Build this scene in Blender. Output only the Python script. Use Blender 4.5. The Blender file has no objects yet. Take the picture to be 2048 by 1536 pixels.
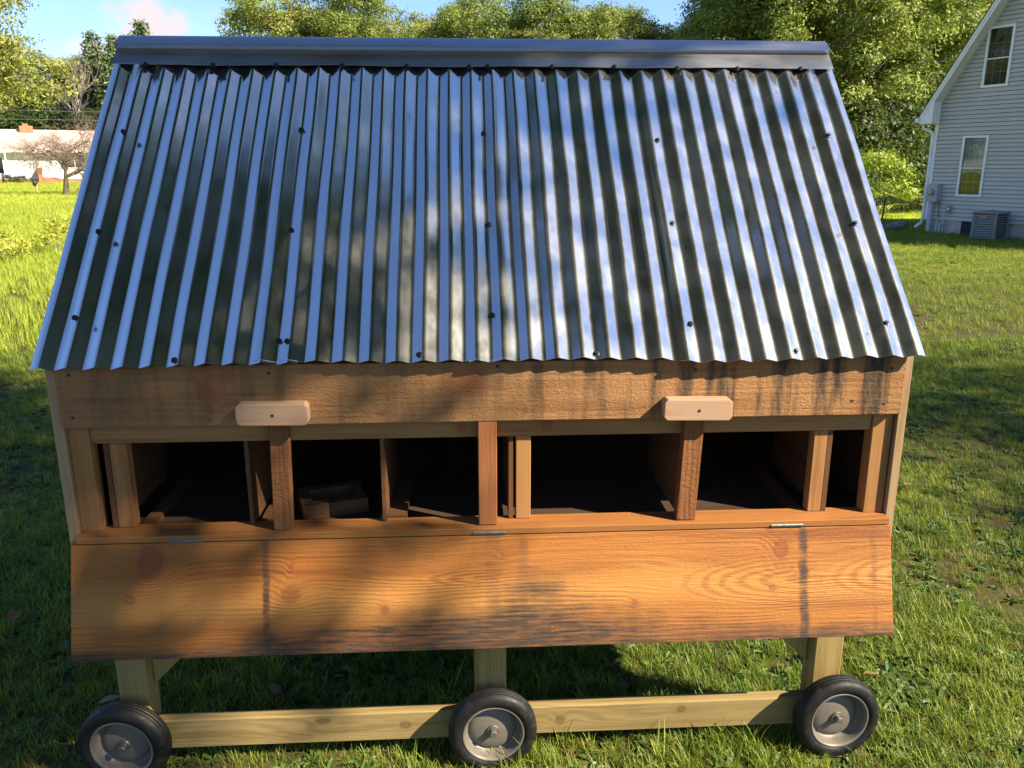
import bpy, bmesh, math, random
import numpy as np
from mathutils import Vector, Matrix
R = math.radians
S = bpy.context.scene
COL = S.collection
# ------------------------------------------------------------------ camera
CAM = Vector((-0.0712, -2.2802, 1.8649))
cd = bpy.data.cameras.new('camera'); cam = bpy.data.objects.new('camera', cd); COL.objects.link(cam)
cd.sensor_width = 36.0; cd.lens = 1657 / 2048 * 36; cd.clip_end = 2000; cd.clip_start = 0.05
cam.location = CAM; cam.rotation_euler = (R(90 - 14.855), 0, -R(3.33))
S.camera = cam
# ------------------------------------------------------------------ sun and sky
SUN = Vector((1.10, -0.60, 1.0)).normalized()
w = bpy.data.worlds.new('World'); S.world = w; w.use_nodes = True
wt = w.node_tree; wn = wt.nodes; wl = wt.links
for n_ in list(wn): wn.remove(n_)
sky = wn.new('ShaderNodeTexSky'); sky.sky_type = 'NISHITA'; sky.sun_disc = False
sky.sun_elevation = math.asin(SUN.z); sky.sun_rotation = math.atan2(SUN.x, SUN.y)
sky.air_density = 1.0; sky.dust_density = 0.1; sky.ozone_density = 4.0
SKY_STRENGTH = 0.074
bg = wn.new('ShaderNodeBackground'); bg.inputs['Strength'].default_value = SKY_STRENGTH
wo = wn.new('ShaderNodeOutputWorld'); wl.new(bg.outputs[0], wo.inputs[0])
tc = wn.new('ShaderNodeTexCoord')
# scattered fair weather cumulus, everywhere in the sky
mp = wn.new('ShaderNodeMapping'); mp.inputs['Scale'].default_value = (1, 1, 2.4)
mp.inputs['Location'].default_value = (0.31, 0.12, 0.05)
wl.new(tc.outputs['Generated'], mp.inputs['Vector'])
nz = wn.new('ShaderNodeTexNoise'); nz.inputs['Scale'].default_value = 3.6; nz.inputs['Detail'].default_value = 7
nz.inputs['Roughness'].default_value = 0.52
wl.new(mp.outputs[0], nz.inputs['Vector'])
# one cumulus low in the north-west
CD = Vector((-0.3242, 0.9352, 0.1426)).normalized()
def wmath(op, a, b=None):
    m = wn.new('ShaderNodeMath'); m.operation = op
    for i, v in enumerate((a, b)):
        if v is None: continue
        if isinstance(v, (int, float)): m.inputs[i].default_value = v
        else: wl.new(v, m.inputs[i])
    return m.outputs[0]
def cloud_blob(c, rh, rv, lift):
    d = wn.new('ShaderNodeVectorMath'); d.operation = 'SUBTRACT'; d.inputs[1].default_value = c
    wl.new(tc.outputs['Generated'], d.inputs[0])
    s = wn.new('ShaderNodeVectorMath'); s.operation = 'MULTIPLY'; s.inputs[1].default_value = (1 / rh, 1 / rh, 1 / rv)
    wl.new(d.outputs[0], s.inputs[0])
    l = wn.new('ShaderNodeVectorMath'); l.operation = 'LENGTH'; wl.new(s.outputs[0], l.inputs[0])
    return wmath('MULTIPLY', wmath('SUBTRACT', 1.0, wmath('MINIMUM', l.outputs['Value'], 1.0)), lift)
n2 = wn.new('ShaderNodeTexNoise'); n2.inputs['Scale'].default_value = 17; n2.inputs['Detail'].default_value = 9; n2.inputs['Roughness'].default_value = 0.6
wl.new(tc.outputs['Generated'], n2.inputs['Vector'])
blob = wmath('ADD', cloud_blob(CD, 0.062, 0.030, 1.0), cloud_blob(CD + Vector((-0.045, -0.01, -0.030)), 0.05, 0.022, 0.6))
blob = wmath('MULTIPLY', blob, wmath('SUBTRACT', wmath('MULTIPLY', n2.outputs['Fac'], 3.2), 0.75))
rb = wn.new('ShaderNodeMapRange'); rb.interpolation_type = 'SMOOTHSTEP'
wl.new(blob, rb.inputs[0]); rb.inputs[1].default_value = 0.10; rb.inputs[2].default_value = 0.42
rc = wn.new('ShaderNodeMapRange'); rc.interpolation_type = 'SMOOTHSTEP'
wl.new(nz.outputs['Fac'], rc.inputs[0]); rc.inputs[1].default_value = 0.60; rc.inputs[2].default_value = 0.80
cm = wmath('MAXIMUM', rb.outputs[0], wmath('MULTIPLY', rc.outputs[0], 0.8))
mx = wn.new('ShaderNodeMix'); mx.data_type = 'RGBA'
tint = wn.new('ShaderNodeMix'); tint.data_type = 'RGBA'; tint.blend_type = 'MULTIPLY'; tint.inputs[0].default_value = 1.0
tint.inputs[7].default_value = (0.86, 0.90, 1.04, 1); wl.new(sky.outputs[0], tint.inputs[6])      # camera white balance of the sky
wl.new(cm, mx.inputs[0]); wl.new(tint.outputs[2], mx.inputs[6]); mx.inputs[7].default_value = (4.4, 4.0, 4.2, 1)
wl.new(mx.outputs[2], bg.inputs[0])
sl = bpy.data.lights.new('sun', 'SUN'); sl.energy = 5.0; sl.angle = R(0.7); sl.color = (1.0, 0.86, 0.66)
so = bpy.data.objects.new('sun', sl); COL.objects.link(so); so.rotation_euler = SUN.to_track_quat('Z', 'Y').to_euler()
so.location = SUN * 60
S.view_settings.view_transform = 'Standard'; S.view_settings.look = 'None'
S.view_settings.gamma = 1.0; S.view_settings.exposure = 1.6; S.view_settings.use_curve_mapping = False
S.render.engine = 'CYCLES'
S.cycles.use_denoising = True
S.cycles.max_bounces = 5; S.cycles.diffuse_bounces = 2; S.cycles.glossy_bounces = 3; S.cycles.transmission_bounces = 3; S.cycles.transparent_max_bounces = 6
S.cycles.sample_clamp_indirect = 6.0

# ------------------------------------------------------------------ helpers
def tag(o, label=None, cat=None, group=None, kind=None):
    if label: o['label'] = label
    if cat: o['category'] = cat
    if group: o['group'] = group
    if kind: o['kind'] = kind
    return o
def empty(name, loc=(0, 0, 0), rz=0.0, label=None, cat=None, group=None):
    o = bpy.data.objects.new(name, None); COL.objects.link(o); o.location = loc; o.rotation_euler = (0, 0, rz)
    o.empty_display_size = 0.1
    return tag(o, label, cat, group)
def link(name, me, mat=None, parent=None, loc=(0, 0, 0), rot=(0, 0, 0)):
    o = bpy.data.objects.new(name, me); COL.objects.link(o)
    if mat is not None and not me.materials: me.materials.append(mat)
    o.parent = parent; o.location = loc; o.rotation_euler = rot
    return o
class MB:
    def __init__(s): s.v = []; s.f = []
    def add(s, vs, fs):
        b = len(s.v); s.v += [tuple(p) for p in vs]; s.f += [tuple(i + b for i in f) for f in fs]; return s
    def box(s, x0, x1, y0, y1, z0, z1):
        return s.add([(x0,y0,z0),(x1,y0,z0),(x1,y1,z0),(x0,y1,z0),(x0,y0,z1),(x1,y0,z1),(x1,y1,z1),(x0,y1,z1)],
                     [(0,3,2,1),(4,5,6,7),(0,1,5,4),(1,2,6,5),(2,3,7,6),(3,0,4,7)])
    def prism(s, poly, axis, a, b):
        # poly: 2D points, extruded along axis from a to b
        def P(p, t):
            if axis == 'X': return (t, p[0], p[1])
            if axis == 'Y': return (p[0], t, p[1])
            return (p[0], p[1], t)
        n = len(poly)
        return s.add([P(p, a) for p in poly] + [P(p, b) for p in poly],
                     [tuple(range(n))[::-1], tuple(range(n, 2 * n))] + [(i, (i + 1) % n, n + (i + 1) % n, n + i) for i in range(n)])
    def tube(s, pts, rad, seg=6, cap=True):
        pts = [Vector(p) for p in pts]; n = len(pts)
        if not hasattr(rad, '__len__'): rad = [rad] * n
        b = len(s.v)
        up = Vector((0.31, 0.17, 0.93))
        for i, p in enumerate(pts):
            d = (pts[min(i + 1, n - 1)] - pts[max(i - 1, 0)]).normalized()
            a = d.cross(up)
            if a.length < 1e-3: a = d.cross(Vector((1, 0, 0)))
            a.normalize(); c = d.cross(a)
            for k in range(seg):
                t = 2 * math.pi * k / seg
                s.v.append(tuple(p + (a * math.cos(t) + c * math.sin(t)) * rad[i]))
        for i in range(n - 1):
            for k in range(seg):
                k2 = (k + 1) % seg
                s.f.append((b + i * seg + k, b + i * seg + k2, b + (i + 1) * seg + k2, b + (i + 1) * seg + k))
        if cap:
            s.f.append(tuple(b + k for k in range(seg))[::-1]); s.f.append(tuple(b + (n - 1) * seg + k for k in range(seg)))
        return s
    def lathe(s, prof, axis='Y', seg=48, c=(0, 0, 0)):
        # prof: (radius, along)
        b = len(s.v); n = len(prof)
        for r, t in prof:
            for k in range(seg):
                a = 2 * math.pi * k / seg
                if axis == 'Y': p = (r * math.cos(a), t, r * math.sin(a))
                else: p = (r * math.cos(a), r * math.sin(a), t)
                s.v.append((p[0] + c[0], p[1] + c[1], p[2] + c[2]))
        for i in range(n - 1):
            for k in range(seg):
                k2 = (k + 1) % seg
                s.f.append((b + i * seg + k, b + i * seg + k2, b + (i + 1) * seg + k2, b + (i + 1) * seg + k))
        return s
    def mesh(s, name, smooth=False, bevel=0.0, segs=1, recalc=True):
        me = bpy.data.meshes.new(name); me.from_pydata(s.v, [], s.f); me.update()
        if bevel or recalc:
            bm = bmesh.new(); bm.from_mesh(me)
            if bevel:
                bmesh.ops.bevel(bm, geom=[e for e in bm.edges], offset=bevel, segments=segs, affect='EDGES', profile=0.6)
            bmesh.ops.recalc_face_normals(bm, faces=bm.faces); bm.to_mesh(me); bm.free()
        if smooth:
            me.polygons.foreach_set('use_smooth', [True] * len(me.polygons))
        return me
    def build(s, name, mat, parent=None, smooth=False, bevel=0.0, segs=1, loc=(0, 0, 0), rot=(0, 0, 0)):
        return link(name, s.mesh(name, smooth, bevel, segs), mat, parent, loc, rot)
def box(name, mat, parent, x0, x1, y0, y1, z0, z1, bevel=0.0, segs=1):
    return MB().box(x0, x1, y0, y1, z0, z1).build(name, mat, parent, bevel=bevel, segs=segs)
def copy_tree(o, parent=None):
    c = o.copy(); COL.objects.link(c); c.parent = parent
    for ch in list(o.children): copy_tree(ch, c)
    return c
def polar(az, d, z=0.0):
    return (CAM.x + d * math.sin(R(az)), CAM.y + d * math.cos(R(az)), z)

# ------------------------------------------------------------------ node helper
class NT:
    def __init__(s, name):
        s.mat = bpy.data.materials.new(name); s.mat.use_nodes = True
        s.t = s.mat.node_tree; s.t.nodes.clear()
        s.out = s.t.nodes.new('ShaderNodeOutputMaterial')
    def put(s, sock, v):
        if isinstance(v, bpy.types.NodeSocket): s.t.links.new(v, sock)
        elif v is not None:
            if hasattr(v, '__len__') and len(v) == 3 and sock.type == 'RGBA': v = (*v, 1)
            sock.default_value = v
    def n(s, typ, _p=None, **ins):
        nd = s.t.nodes.new('ShaderNode' + typ)
        for k, v in (_p or {}).items(): setattr(nd, k, v)
        for k, v in ins.items(): s.put(nd.inputs[k.replace('_', ' ')], v)
        return nd
    def m(s, op, a, b=None, c=None):
        nd = s.t.nodes.new('ShaderNodeMath'); nd.operation = op
        for i, v in enumerate((a, b, c)):
            if v is not None: s.put(nd.inputs[i], v)
        return nd.outputs[0]
    def mix(s, f, a, b, blend='MIX'):
        nd = s.t.nodes.new('ShaderNodeMix'); nd.data_type = 'RGBA'; nd.blend_type = blend
        s.put(nd.inputs[0], f); s.put(nd.inputs[6], a); s.put(nd.inputs[7], b); return nd.outputs[2]
    def ss(s, v, lo, hi, a=0.0, b=1.0):
        nd = s.t.nodes.new('ShaderNodeMapRange'); nd.interpolation_type = 'SMOOTHSTEP'
        for i, q in enumerate((v, lo, hi, a, b)): s.put(nd.inputs[i], q)
        return nd.outputs[0]
    def coords(s, kind='Object'):
        return s.n('TexCoord').outputs[kind]
    def xyz(s, v):
        nd = s.t.nodes.new('ShaderNodeSeparateXYZ'); s.t.links.new(v, nd.inputs[0]); return nd.outputs[:3]
    def scale(s, v, sc, off=(0, 0, 0)):
        nd = s.n('Mapping'); s.put(nd.inputs['Vector'], v); nd.inputs['Scale'].default_value = sc
        s.put(nd.inputs['Location'], off); return nd.outputs[0]
    def noise(s, v, scale=1.0, detail=3, rough=0.5, dist=0.0):
        nd = s.n('TexNoise'); s.put(nd.inputs['Vector'], v); nd.inputs['Scale'].default_value = scale
        nd.inputs['Detail'].default_value = detail; nd.inputs['Roughness'].default_value = rough
        nd.inputs['Distortion'].default_value = dist; return nd.outputs['Fac']
    def bump(s, h, strength, dist, normal=None):
        nd = s.n('Bump'); s.put(nd.inputs['Height'], h); nd.inputs['Strength'].default_value = strength
        nd.inputs['Distance'].default_value = dist
        if normal is not None: s.put(nd.inputs['Normal'], normal)
        return nd.outputs[0]
    def pbr(s, color, rough=0.7, metal=0.0, normal=None, spec=0.5, **kw):
        b = s.n('BsdfPrincipled'); s.put(b.inputs['Base Color'], color); s.put(b.inputs['Roughness'], rough)
        s.put(b.inputs['Metallic'], metal); s.put(b.inputs['Specular IOR Level'], spec)
        if normal is not None: s.put(b.inputs['Normal'], normal)
        for k, v in kw.items(): s.put(b.inputs[k.replace('_', ' ')], v)
        s.t.links.new(b.outputs[0], s.out.inputs[0]); return s.mat
def plain(name, col, rough=0.6, metal=0.0, spec=0.5, vary=0.12, scale=9.0):
    t = NT(name); c = t.coords()
    n = t.noise(c, scale, 4, 0.6)
    k = t.ss(n, 0.25, 0.75, 1 - vary, 1 + vary)
    col2 = t.n('Mix', {'data_type': 'RGBA', 'blend_type': 'MULTIPLY'})
    col2.inputs[0].default_value = 1; t.put(col2.inputs[6], col)
    g = t.n('CombineColor'); [t.put(g.inputs[i], k) for i in range(3)]
    t.t.links.new(g.outputs[0], col2.inputs[7])
    return t.pbr(col2.outputs[2], rough, metal, spec=spec)

def wood(name, light, dark, axis='X', ring=0.014, amt=0.55, rough=0.75, knots=(), cathedrals=(), bands=(), bottom=None,
         streaks=None, fiber=0.35, bump=0.25, saw=0.0, stain=(0.035, 0.025, 0.018), rand=True, low=0.02, specks=False,
         knotcol=(0.20, 0.055, 0.018), sap=None, arcs=()):
    """plain sawn board: grain runs along axis; knots etc. are given in (along, across) of the object's own coordinates"""
    t = NT(name); c = t.coords()
    x, y, z = t.xyz(c)
    u, v, q = (x, z, y) if axis == 'X' else ((z, x, y) if axis == 'Z' else (y, z, x))
    if rand:
        oi = t.n('ObjectInfo').outputs['Random']
        off = t.m('MULTIPLY', oi, 37.0)
    else: off = 3.7
    cv = t.n('CombineXYZ'); t.put(cv.inputs[0], t.m('ADD', u, off)); t.put(cv.inputs[1], v); t.put(cv.inputs[2], q)
    P = cv.outputs[0]
    nlow = t.noise(t.scale(P, (1.6, 7, 7)), 1.0, 3, 0.5)
    nmid = t.noise(t.scale(P, (5, 22, 22)), 1.0, 4, 0.6)
    g = t.m('ADD', v, t.m('MULTIPLY', q, 0.6))
    g = t.m('ADD', g, t.m('MULTIPLY', nlow, low * 4))
    g = t.m('ADD', g, t.m('MULTIPLY', nmid, 0.006))
    nfine = t.noise(t.scale(P, (90, 90, 90)), 1.0, 3, 0.6)
    core = None
    def gauss(ku, kv, ru, rv):
        a = t.m('DIVIDE', t.m('SUBTRACT', u, ku), ru); b = t.m('DIVIDE', t.m('SUBTRACT', v, kv), rv)
        return t.m('ADD', t.m('MULTIPLY', a, a), t.m('MULTIPLY', b, b))
    halo = None
    for (ku, kv, ru, rv, st) in knots:
        d2 = gauss(ku, kv, ru, rv)
        d2n = t.m('ADD', d2, t.m('MULTIPLY', t.m('SUBTRACT', nmid, 0.5), 2.2))
        g = t.m('ADD', g, t.m('MULTIPLY', t.m('POWER', 2.718, t.m('MULTIPLY', d2, -0.22)), 1.3 * rv))
        k = t.m('MULTIPLY', t.m('MULTIPLY', t.ss(d2n, 0.5, 1.5, st, 0.0), t.ss(d2n, 0.0, 1.1, 0.6, 1.0)), t.ss(nfine, 0.3, 0.6, 0.8, 1.0)); core = k if core is None else t.m('MAXIMUM', core, k)
        h = t.m('MULTIPLY', t.m('POWER', 2.718, t.m('MULTIPLY', d2, -0.3)), st); halo = h if halo is None else t.m('MAXIMUM', halo, h)
    for (ku, kv, ru, rv, amp) in cathedrals:
        g = t.m('ADD', g, t.m('MULTIPLY', t.m('POWER', 2.718, t.m('MULTIPLY', gauss(ku, kv, ru, rv), -1.0)), amp))
    rg = t.m('SINE', t.m('MULTIPLY', g, 2 * math.pi / ring))
    rings = t.m('MULTIPLY', t.ss(rg, -0.9, 1.0), t.ss(t.noise(t.scale(P, (2.5, 14, 14), (9, 3, 1)), 1.0, 3, 0.6), 0.32, 0.68, 0.05, 1.1))
    fib = t.noise(t.scale(P, (9, 420, 420)), 1.0, 2, 0.6)
    f2 = t.noise(t.scale(P, (2.2, 60, 60)), 1.0, 3, 0.65)
    k = t.m('ADD', t.m('MULTIPLY', rings, amt), t.m('MULTIPLY', t.m('SUBTRACT', fib, 0.5), fiber))
    k = t.m('ADD', k, t.m('MULTIPLY', t.m('SUBTRACT', f2, 0.5), 0.9 * fiber + 0.2))
    nd = t.n('Clamp'); t.put(nd.inputs[0], k); k = nd.outputs[0]
    col = t.mix(k, light, dark)
    big = t.noise(t.scale(P, (1.1, 3.0, 3.0), (5, 2, 1)), 1.0, 3, 0.55)
    stk = t.noise(t.scale(P, (1.3, 24, 24), (2, 8, 4)), 1.0, 4, 0.6)
    col = t.mix(t.ss(stk, 0.5, 0.72, 0.0, 0.7), col, tuple(q * f for q, f in zip(dark, (0.80, 0.68, 0.6))))
    col = t.mix(t.ss(stk, 0.46, 0.28, 0.0, 0.5), col, tuple(q * f for q, f in zip(light, (1.08, 1.2, 1.35))))
    col = t.mix(t.ss(big, 0.3, 0.75, 0.0, 0.45), col, tuple(d * 0.75 + l * 0.12 for d, l in zip(dark, light)))
    if sap:
        sv, sw, scol = sap
        dv = t.m('ABSOLUTE', t.m('SUBTRACT', t.m('ADD', v, t.m('MULTIPLY', t.m('SUBTRACT', big, 0.5), 0.22)), sv))
        sm_ = t.m('MULTIPLY', t.ss(dv, 0.0, sw, 0.75, 0.0), t.ss(k, 0.2, 0.8, 1.0, 0.25))
        col = t.mix(sm_, col, scol)
    for (u0, v0, ru, rv, nn) in arcs:
        # cathedral grain: nested arcs closing towards smaller u
        d_ = t.m('ADD', t.m('SQRT', gauss(u0, v0, ru, rv)), t.m('ADD', t.m('MULTIPLY', t.m('SUBTRACT', nlow, 0.5), 0.35), t.m('MULTIPLY', t.m('SUBTRACT', nmid, 0.5), 0.16)))
        sn_ = t.m('SINE', t.m('MULTIPLY', t.m('POWER', d_, 1.25), 2 * math.pi * nn))
        am = t.m('MULTIPLY', t.ss(d_, 0.75, 1.12, 1.0, 0.0), t.ss(u, u0 - 0.1 * ru, u0 + 0.35 * ru, 1.0, 0.0))
        col = t.mix(t.m('MULTIPLY', am, t.ss(sn_, -0.2, 1.0, 0.0, 0.42)), col, tuple(q_ * 0.95 for q_ in dark))
        col = t.mix(t.m('MULTIPLY', am, t.ss(sn_, 0.0, -1.0, 0.0, 0.4)), col, tuple(q_ * f_ for q_, f_ in zip(light, (1.25, 1.5, 1.9))))
    if core is not None:
        col = t.mix(t.m('MULTIPLY', halo, 0.45), col, dark)
        col = t.mix(core, col, knotcol)
    blot = t.noise(t.scale(P, (16, 16, 16)), 1.0, 5, 0.65)
    for (u0, wd, st) in bands:
        d = t.m('ABSOLUTE', t.m('SUBTRACT', t.m('ADD', u, t.m('MULTIPLY', t.m('SUBTRACT', nmid, 0.5), wd * 1.2)), u0))
        b = t.ss(d, wd * 0.35, wd, st, 0.0)
        b = t.m('MULTIPLY', b, t.ss(blot, 0.28, 0.62))
        col = t.mix(b, col, stain)
    if bottom:
        v0, hgt, uc, us, extra = bottom
        a = t.m('DIVIDE', t.m('SUBTRACT', u, uc), us)
        hh = t.m('ADD', hgt, t.m('MULTIPLY', t.m('POWER', 2.718, t.m('MULTIPLY', t.m('MULTIPLY', a, a), -1.0)), extra))
        e = t.m('DIVIDE', t.m('SUBTRACT', v, v0), hh)
        lowx = t.noise(t.scale(P, (3.2, 1, 1), (7, 0, 0)), 1.0, 3, 0.55)
        e = t.m('ADD', e, t.m('MULTIPLY', t.m('SUBTRACT', lowx, 0.5), 2.2))
        e = t.m('ADD', e, t.m('MULTIPLY', t.m('SUBTRACT', f2, 0.5), 1.6))
        e = t.m('ADD', e, t.m('MULTIPLY', t.m('SUBTRACT', blot, 0.5), 0.9))
        msk = t.ss(e, 0.2, 1.5, 0.97, 0.0)
        msk = t.m('MULTIPLY', msk, t.ss(t.noise(t.scale(P, (14, 110, 110)), 1.0, 3, 0.6), 0.3, 0.6, 0.6, 1.0))
        col = t.mix(msk, col, stain)
    if streaks:
        s1 = t.noise(t.scale(c, (15, 15, 1.6)), 1.0, 4, 0.6, 0.3)
        s2 = t.noise(t.scale(c, (42, 42, 9)), 1.0, 4, 0.7)
        wgt = t.ss(x, streaks[0], streaks[1], streaks[2], streaks[3])
        sm = t.m('MULTIPLY', t.ss(s1, 0.45, 0.62), t.ss(s2, 0.25, 0.6, 0.35, 1.0))
        col = t.mix(t.m('MULTIPLY', sm, wgt), col, stain)
        rd = t.noise(t.scale(c, (7, 7, 5), (3, 1, 2)), 1.0, 2, 0.5)
        col = t.mix(t.ss(rd, 0.62, 0.78, 0.0, 0.5), col, (0.33, 0.09, 0.03))
    if specks:
        vo = t.n('TexVoronoi'); t.put(vo.inputs['Vector'], c); vo.inputs['Scale'].default_value = 95
        sel = t.ss(vo.outputs['Distance'], 0.05, 0.12, 1.0, 0.0)
        pick = t.ss(t.noise(c, 60, 1), 0.63, 0.67)
        col = t.mix(t.m('MULTIPLY', t.m('MULTIPLY', sel, pick), 0.8), col, (0.6, 0.42, 0.24))
        dk = t.n('TexVoronoi'); t.put(dk.inputs['Vector'], t.scale(c, (0.7, 1, 1.4))); dk.inputs['Scale'].default_value = 70
        sel = t.ss(dk.outputs['Distance'], 0.08, 0.2, 1.0, 0.0)
        pick = t.ss(t.noise(c, 14, 3), 0.52, 0.62)
        col = t.mix(t.m('MULTIPLY', t.m('MULTIPLY', sel, pick), 0.6), col, stain)
    hgt = t.m('ADD', t.m('MULTIPLY', fib, 0.5), t.m('MULTIPLY', rings, 0.25))
    if saw:
        sn = t.noise(t.scale(c, (75, 75, 120)), 1.0, 6, 0.75)
        hgt = t.m('ADD', hgt, t.m('MULTIPLY', sn, saw * 3))
    nrm = t.bump(hgt, bump, 0.004 + 0.010 * saw if saw else 0.0015)
    return t.pbr(col, rough, 0, nrm, spec=0.3)

# ------------------------------------------------------------------ materials
def leaf_mat(name, base, tip, trans=0.35, vary=0.35, patch=None, gloss=0.35):
    t = NT(name)
    rnd = t.n('ObjectInfo').outputs['Random']
    pos = t.n('NewGeometry').outputs['Position']
    pn = t.noise(pos, 0.9 if patch is None else patch, 3, 0.6)
    ri = t.n('NewGeometry').outputs['Random Per Island']
    f = t.m('ADD', t.m('MULTIPLY', ri, vary), t.m('MULTIPLY', t.m('SUBTRACT', pn, 0.35), 1.3))
    f = t.m('ADD', f, t.m('MULTIPLY', t.m('SUBTRACT', rnd, 0.5), 0.35))
    nd = t.n('Clamp'); t.put(nd.inputs[0], f)
    col = t.mix(nd.outputs[0], base, tip)
    p = t.n('BsdfPrincipled'); t.put(p.inputs['Base Color'], col); p.inputs['Roughness'].default_value = 0.5
    p.inputs['Specular IOR Level'].default_value = gloss
    tr = t.n('BsdfTranslucent'); t.put(tr.inputs['Color'], t.mix(0.35, col, (0.25, 0.30, 0.03)))
    ms = t.n('MixShader'); ms.inputs[0].default_value = trans
    t.t.links.new(p.outputs[0], ms.inputs[1]); t.t.links.new(tr.outputs[0], ms.inputs[2]); t.t.links.new(ms.outputs[0], t.out.inputs[0])
    return t.mat
LEAF_BG = leaf_mat('leaf_background', (0.11, 0.17, 0.032), (0.38, 0.42, 0.085), patch=0.35)  # base colour lightened a little in place of distant haze
LEAF_GOLD = leaf_mat('leaf_late_summer', (0.125, 0.165, 0.035), (0.39, 0.38, 0.095), patch=0.5)
LEAF_DARK = leaf_mat('leaf_conifer', (0.065, 0.11, 0.045), (0.18, 0.23, 0.08), trans=0.15, patch=0.6)
LEAF_FRESH = leaf_mat('leaf_fresh_green', (0.17, 0.27, 0.02), (0.42, 0.48, 0.06), patch=1.2)
LEAF_SHRUB = leaf_mat('leaf_shrub', (0.022, 0.048, 0.012), (0.085, 0.12, 0.028), patch=1.0)  # leaf colour darkened to imitate deep shade under the woodland edge
LEAF_WEED = leaf_mat('leaf_weed_yellow', (0.30, 0.34, 0.03), (0.58, 0.50, 0.10), patch=2.0)
LEAF_SHADE = leaf_mat('leaf_shade_tree', (0.035, 0.100, 0.010), (0.11, 0.20, 0.018), patch=0.5)
BLADE = leaf_mat('grass_blade', (0.085, 0.165, 0.013), (0.40, 0.43, 0.055), trans=0.42, patch=0.8, gloss=0.4)
BLADE_DRY = leaf_mat('grass_dry', (0.22, 0.16, 0.05), (0.42, 0.31, 0.13), trans=0.3, patch=2.0)
BLADE_MEADOW = leaf_mat('grass_meadow', (0.28, 0.40, 0.03), (0.60, 0.60, 0.10), trans=0.45, patch=0.30)
WEED = leaf_mat('weed_leaf', (0.035, 0.09, 0.014), (0.13, 0.20, 0.04), trans=0.25, patch=3.0)
DEADLEAF = leaf_mat('dead_leaf', (0.16, 0.07, 0.03), (0.36, 0.22, 0.11), trans=0.1, patch=6.0)
BARK = plain('bark', (0.17, 0.14, 0.11), 0.9, vary=0.4, scale=6)
BARK_GREY = plain('bark_grey', (0.24, 0.20, 0.17), 0.9, vary=0.3, scale=5)
BARK_TWIG = plain('bark_twig', (0.22, 0.165, 0.13), 0.9, vary=0.3, scale=3)

def ground_mat():
    t = NT('lawn_soil'); p = t.n('NewGeometry').outputs['Position']
    n1 = t.noise(p, 0.22, 4, 0.6); n2_ = t.noise(p, 5.0, 5, 0.65); n3 = t.noise(p, 60, 3, 0.7)
    col = t.mix(t.ss(n2_, 0.3, 0.7), (0.040, 0.036, 0.014), (0.060, 0.070, 0.016))
    col = t.mix(t.ss(n3, 0.42, 0.62, 0, 0.75), col, (0.10, 0.075, 0.035))
    col = t.mix(t.ss(t.noise(p, 140, 2, 0.6), 0.5, 0.7, 0, 0.8), col, (0.018, 0.014, 0.008))
    x, y, z = t.xyz(p)
    far = t.ss(y, 8.0, 22.0)
    col = t.mix(far, col, t.mix(t.ss(n1, 0.3, 0.7), (0.22, 0.29, 0.018), (0.38, 0.40, 0.04)))
    return t.pbr(col, 0.95, 0, t.bump(n2_, 0.6, 0.05), spec=0.1)

PINE_FLAP = wood('pine_flap', (0.335, 0.128, 0.022), (0.19, 0.055, 0.009), 'X', ring=0.0145, amt=0.45, rough=0.6, rand=False,
    knots=[(-0.983, -0.055, 0.034, 0.045, 0.9), (-0.587, -0.158, 0.026, 0.024, 0.55), (-1.04, -0.16, 0.014, 0.014, 0.7),
           (-0.315, -0.21, 0.012, 0.014, 0.75), (0.865, -0.064, 0.021, 0.031, 0.95), (-0.584, -0.08, 0.007, 0.012, 0.9),
           (0.836, -0.178, 0.011, 0.012, 0.6), (0.03, -0.06, 0.008, 0.008, 0.6), (0.42, -0.21, 0.01, 0.01, 0.6)],
    cathedrals=[(0.85, -0.155, 0.33, 0.065, 0.085), (1.28, -0.155, 0.20, 0.05, 0.06), (-0.2, -0.11, 0.25, 0.04, 0.035)],
    bands=[(0.931, 0.019, 0.92), (-0.655, 0.014, 0.88), (0.0, 0.03, 0.25), (0.09, 0.02, 0.3), (1.15, 0.012, 0.3)],
    bottom=(-0.331, 0.038, 0.10, 0.50, 0.115), saw=0.16, bump=0.7, specks=True, knotcol=(0.19, 0.046, 0.016), low=0.016, sap=(-0.17, 0.10, (0.43, 0.200, 0.046)), arcs=[(0.95, -0.155, 0.42, 0.085, 6.0), (1.30, -0.15, 0.30, 0.075, 5.0), (-0.02, -0.125, 0.20, 0.03, 3.0)])
PINE_FASCIA = wood('rough_sawn_fascia', (0.40, 0.208, 0.082), (0.23, 0.105, 0.036), 'X', ring=0.02, amt=0.25, rough=0.9, rand=False,
    knots=[(-0.31, 1.185, 0.012, 0.012, 0.6), (0.10, 1.19, 0.006, 0.006, 0.9)], bands=[(-0.79, 0.03, 0.5), (0.02, 0.02, 0.3), (0.13, 0.03, 0.4)],
    streaks=(0.0, 0.75, 0.35, 1.0), saw=0.55, bump=0.8, stain=(0.05, 0.038, 0.028), fiber=0.5)
PINE_POST = wood('rough_post', (0.30, 0.125, 0.043), (0.16, 0.052, 0.016), 'Z', ring=0.016, amt=0.3, rough=0.9, saw=0.5, bump=1.0, fiber=0.5)
PINE_RED = wood('red_stud', (0.34, 0.135, 0.045), (0.22, 0.062, 0.018), 'Z', ring=0.010, amt=0.5, rough=0.75)
PINE_STUD = wood('pale_stud', (0.33, 0.165, 0.056), (0.22, 0.095, 0.028), 'Z', ring=0.012, amt=0.35, rough=0.75)
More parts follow.
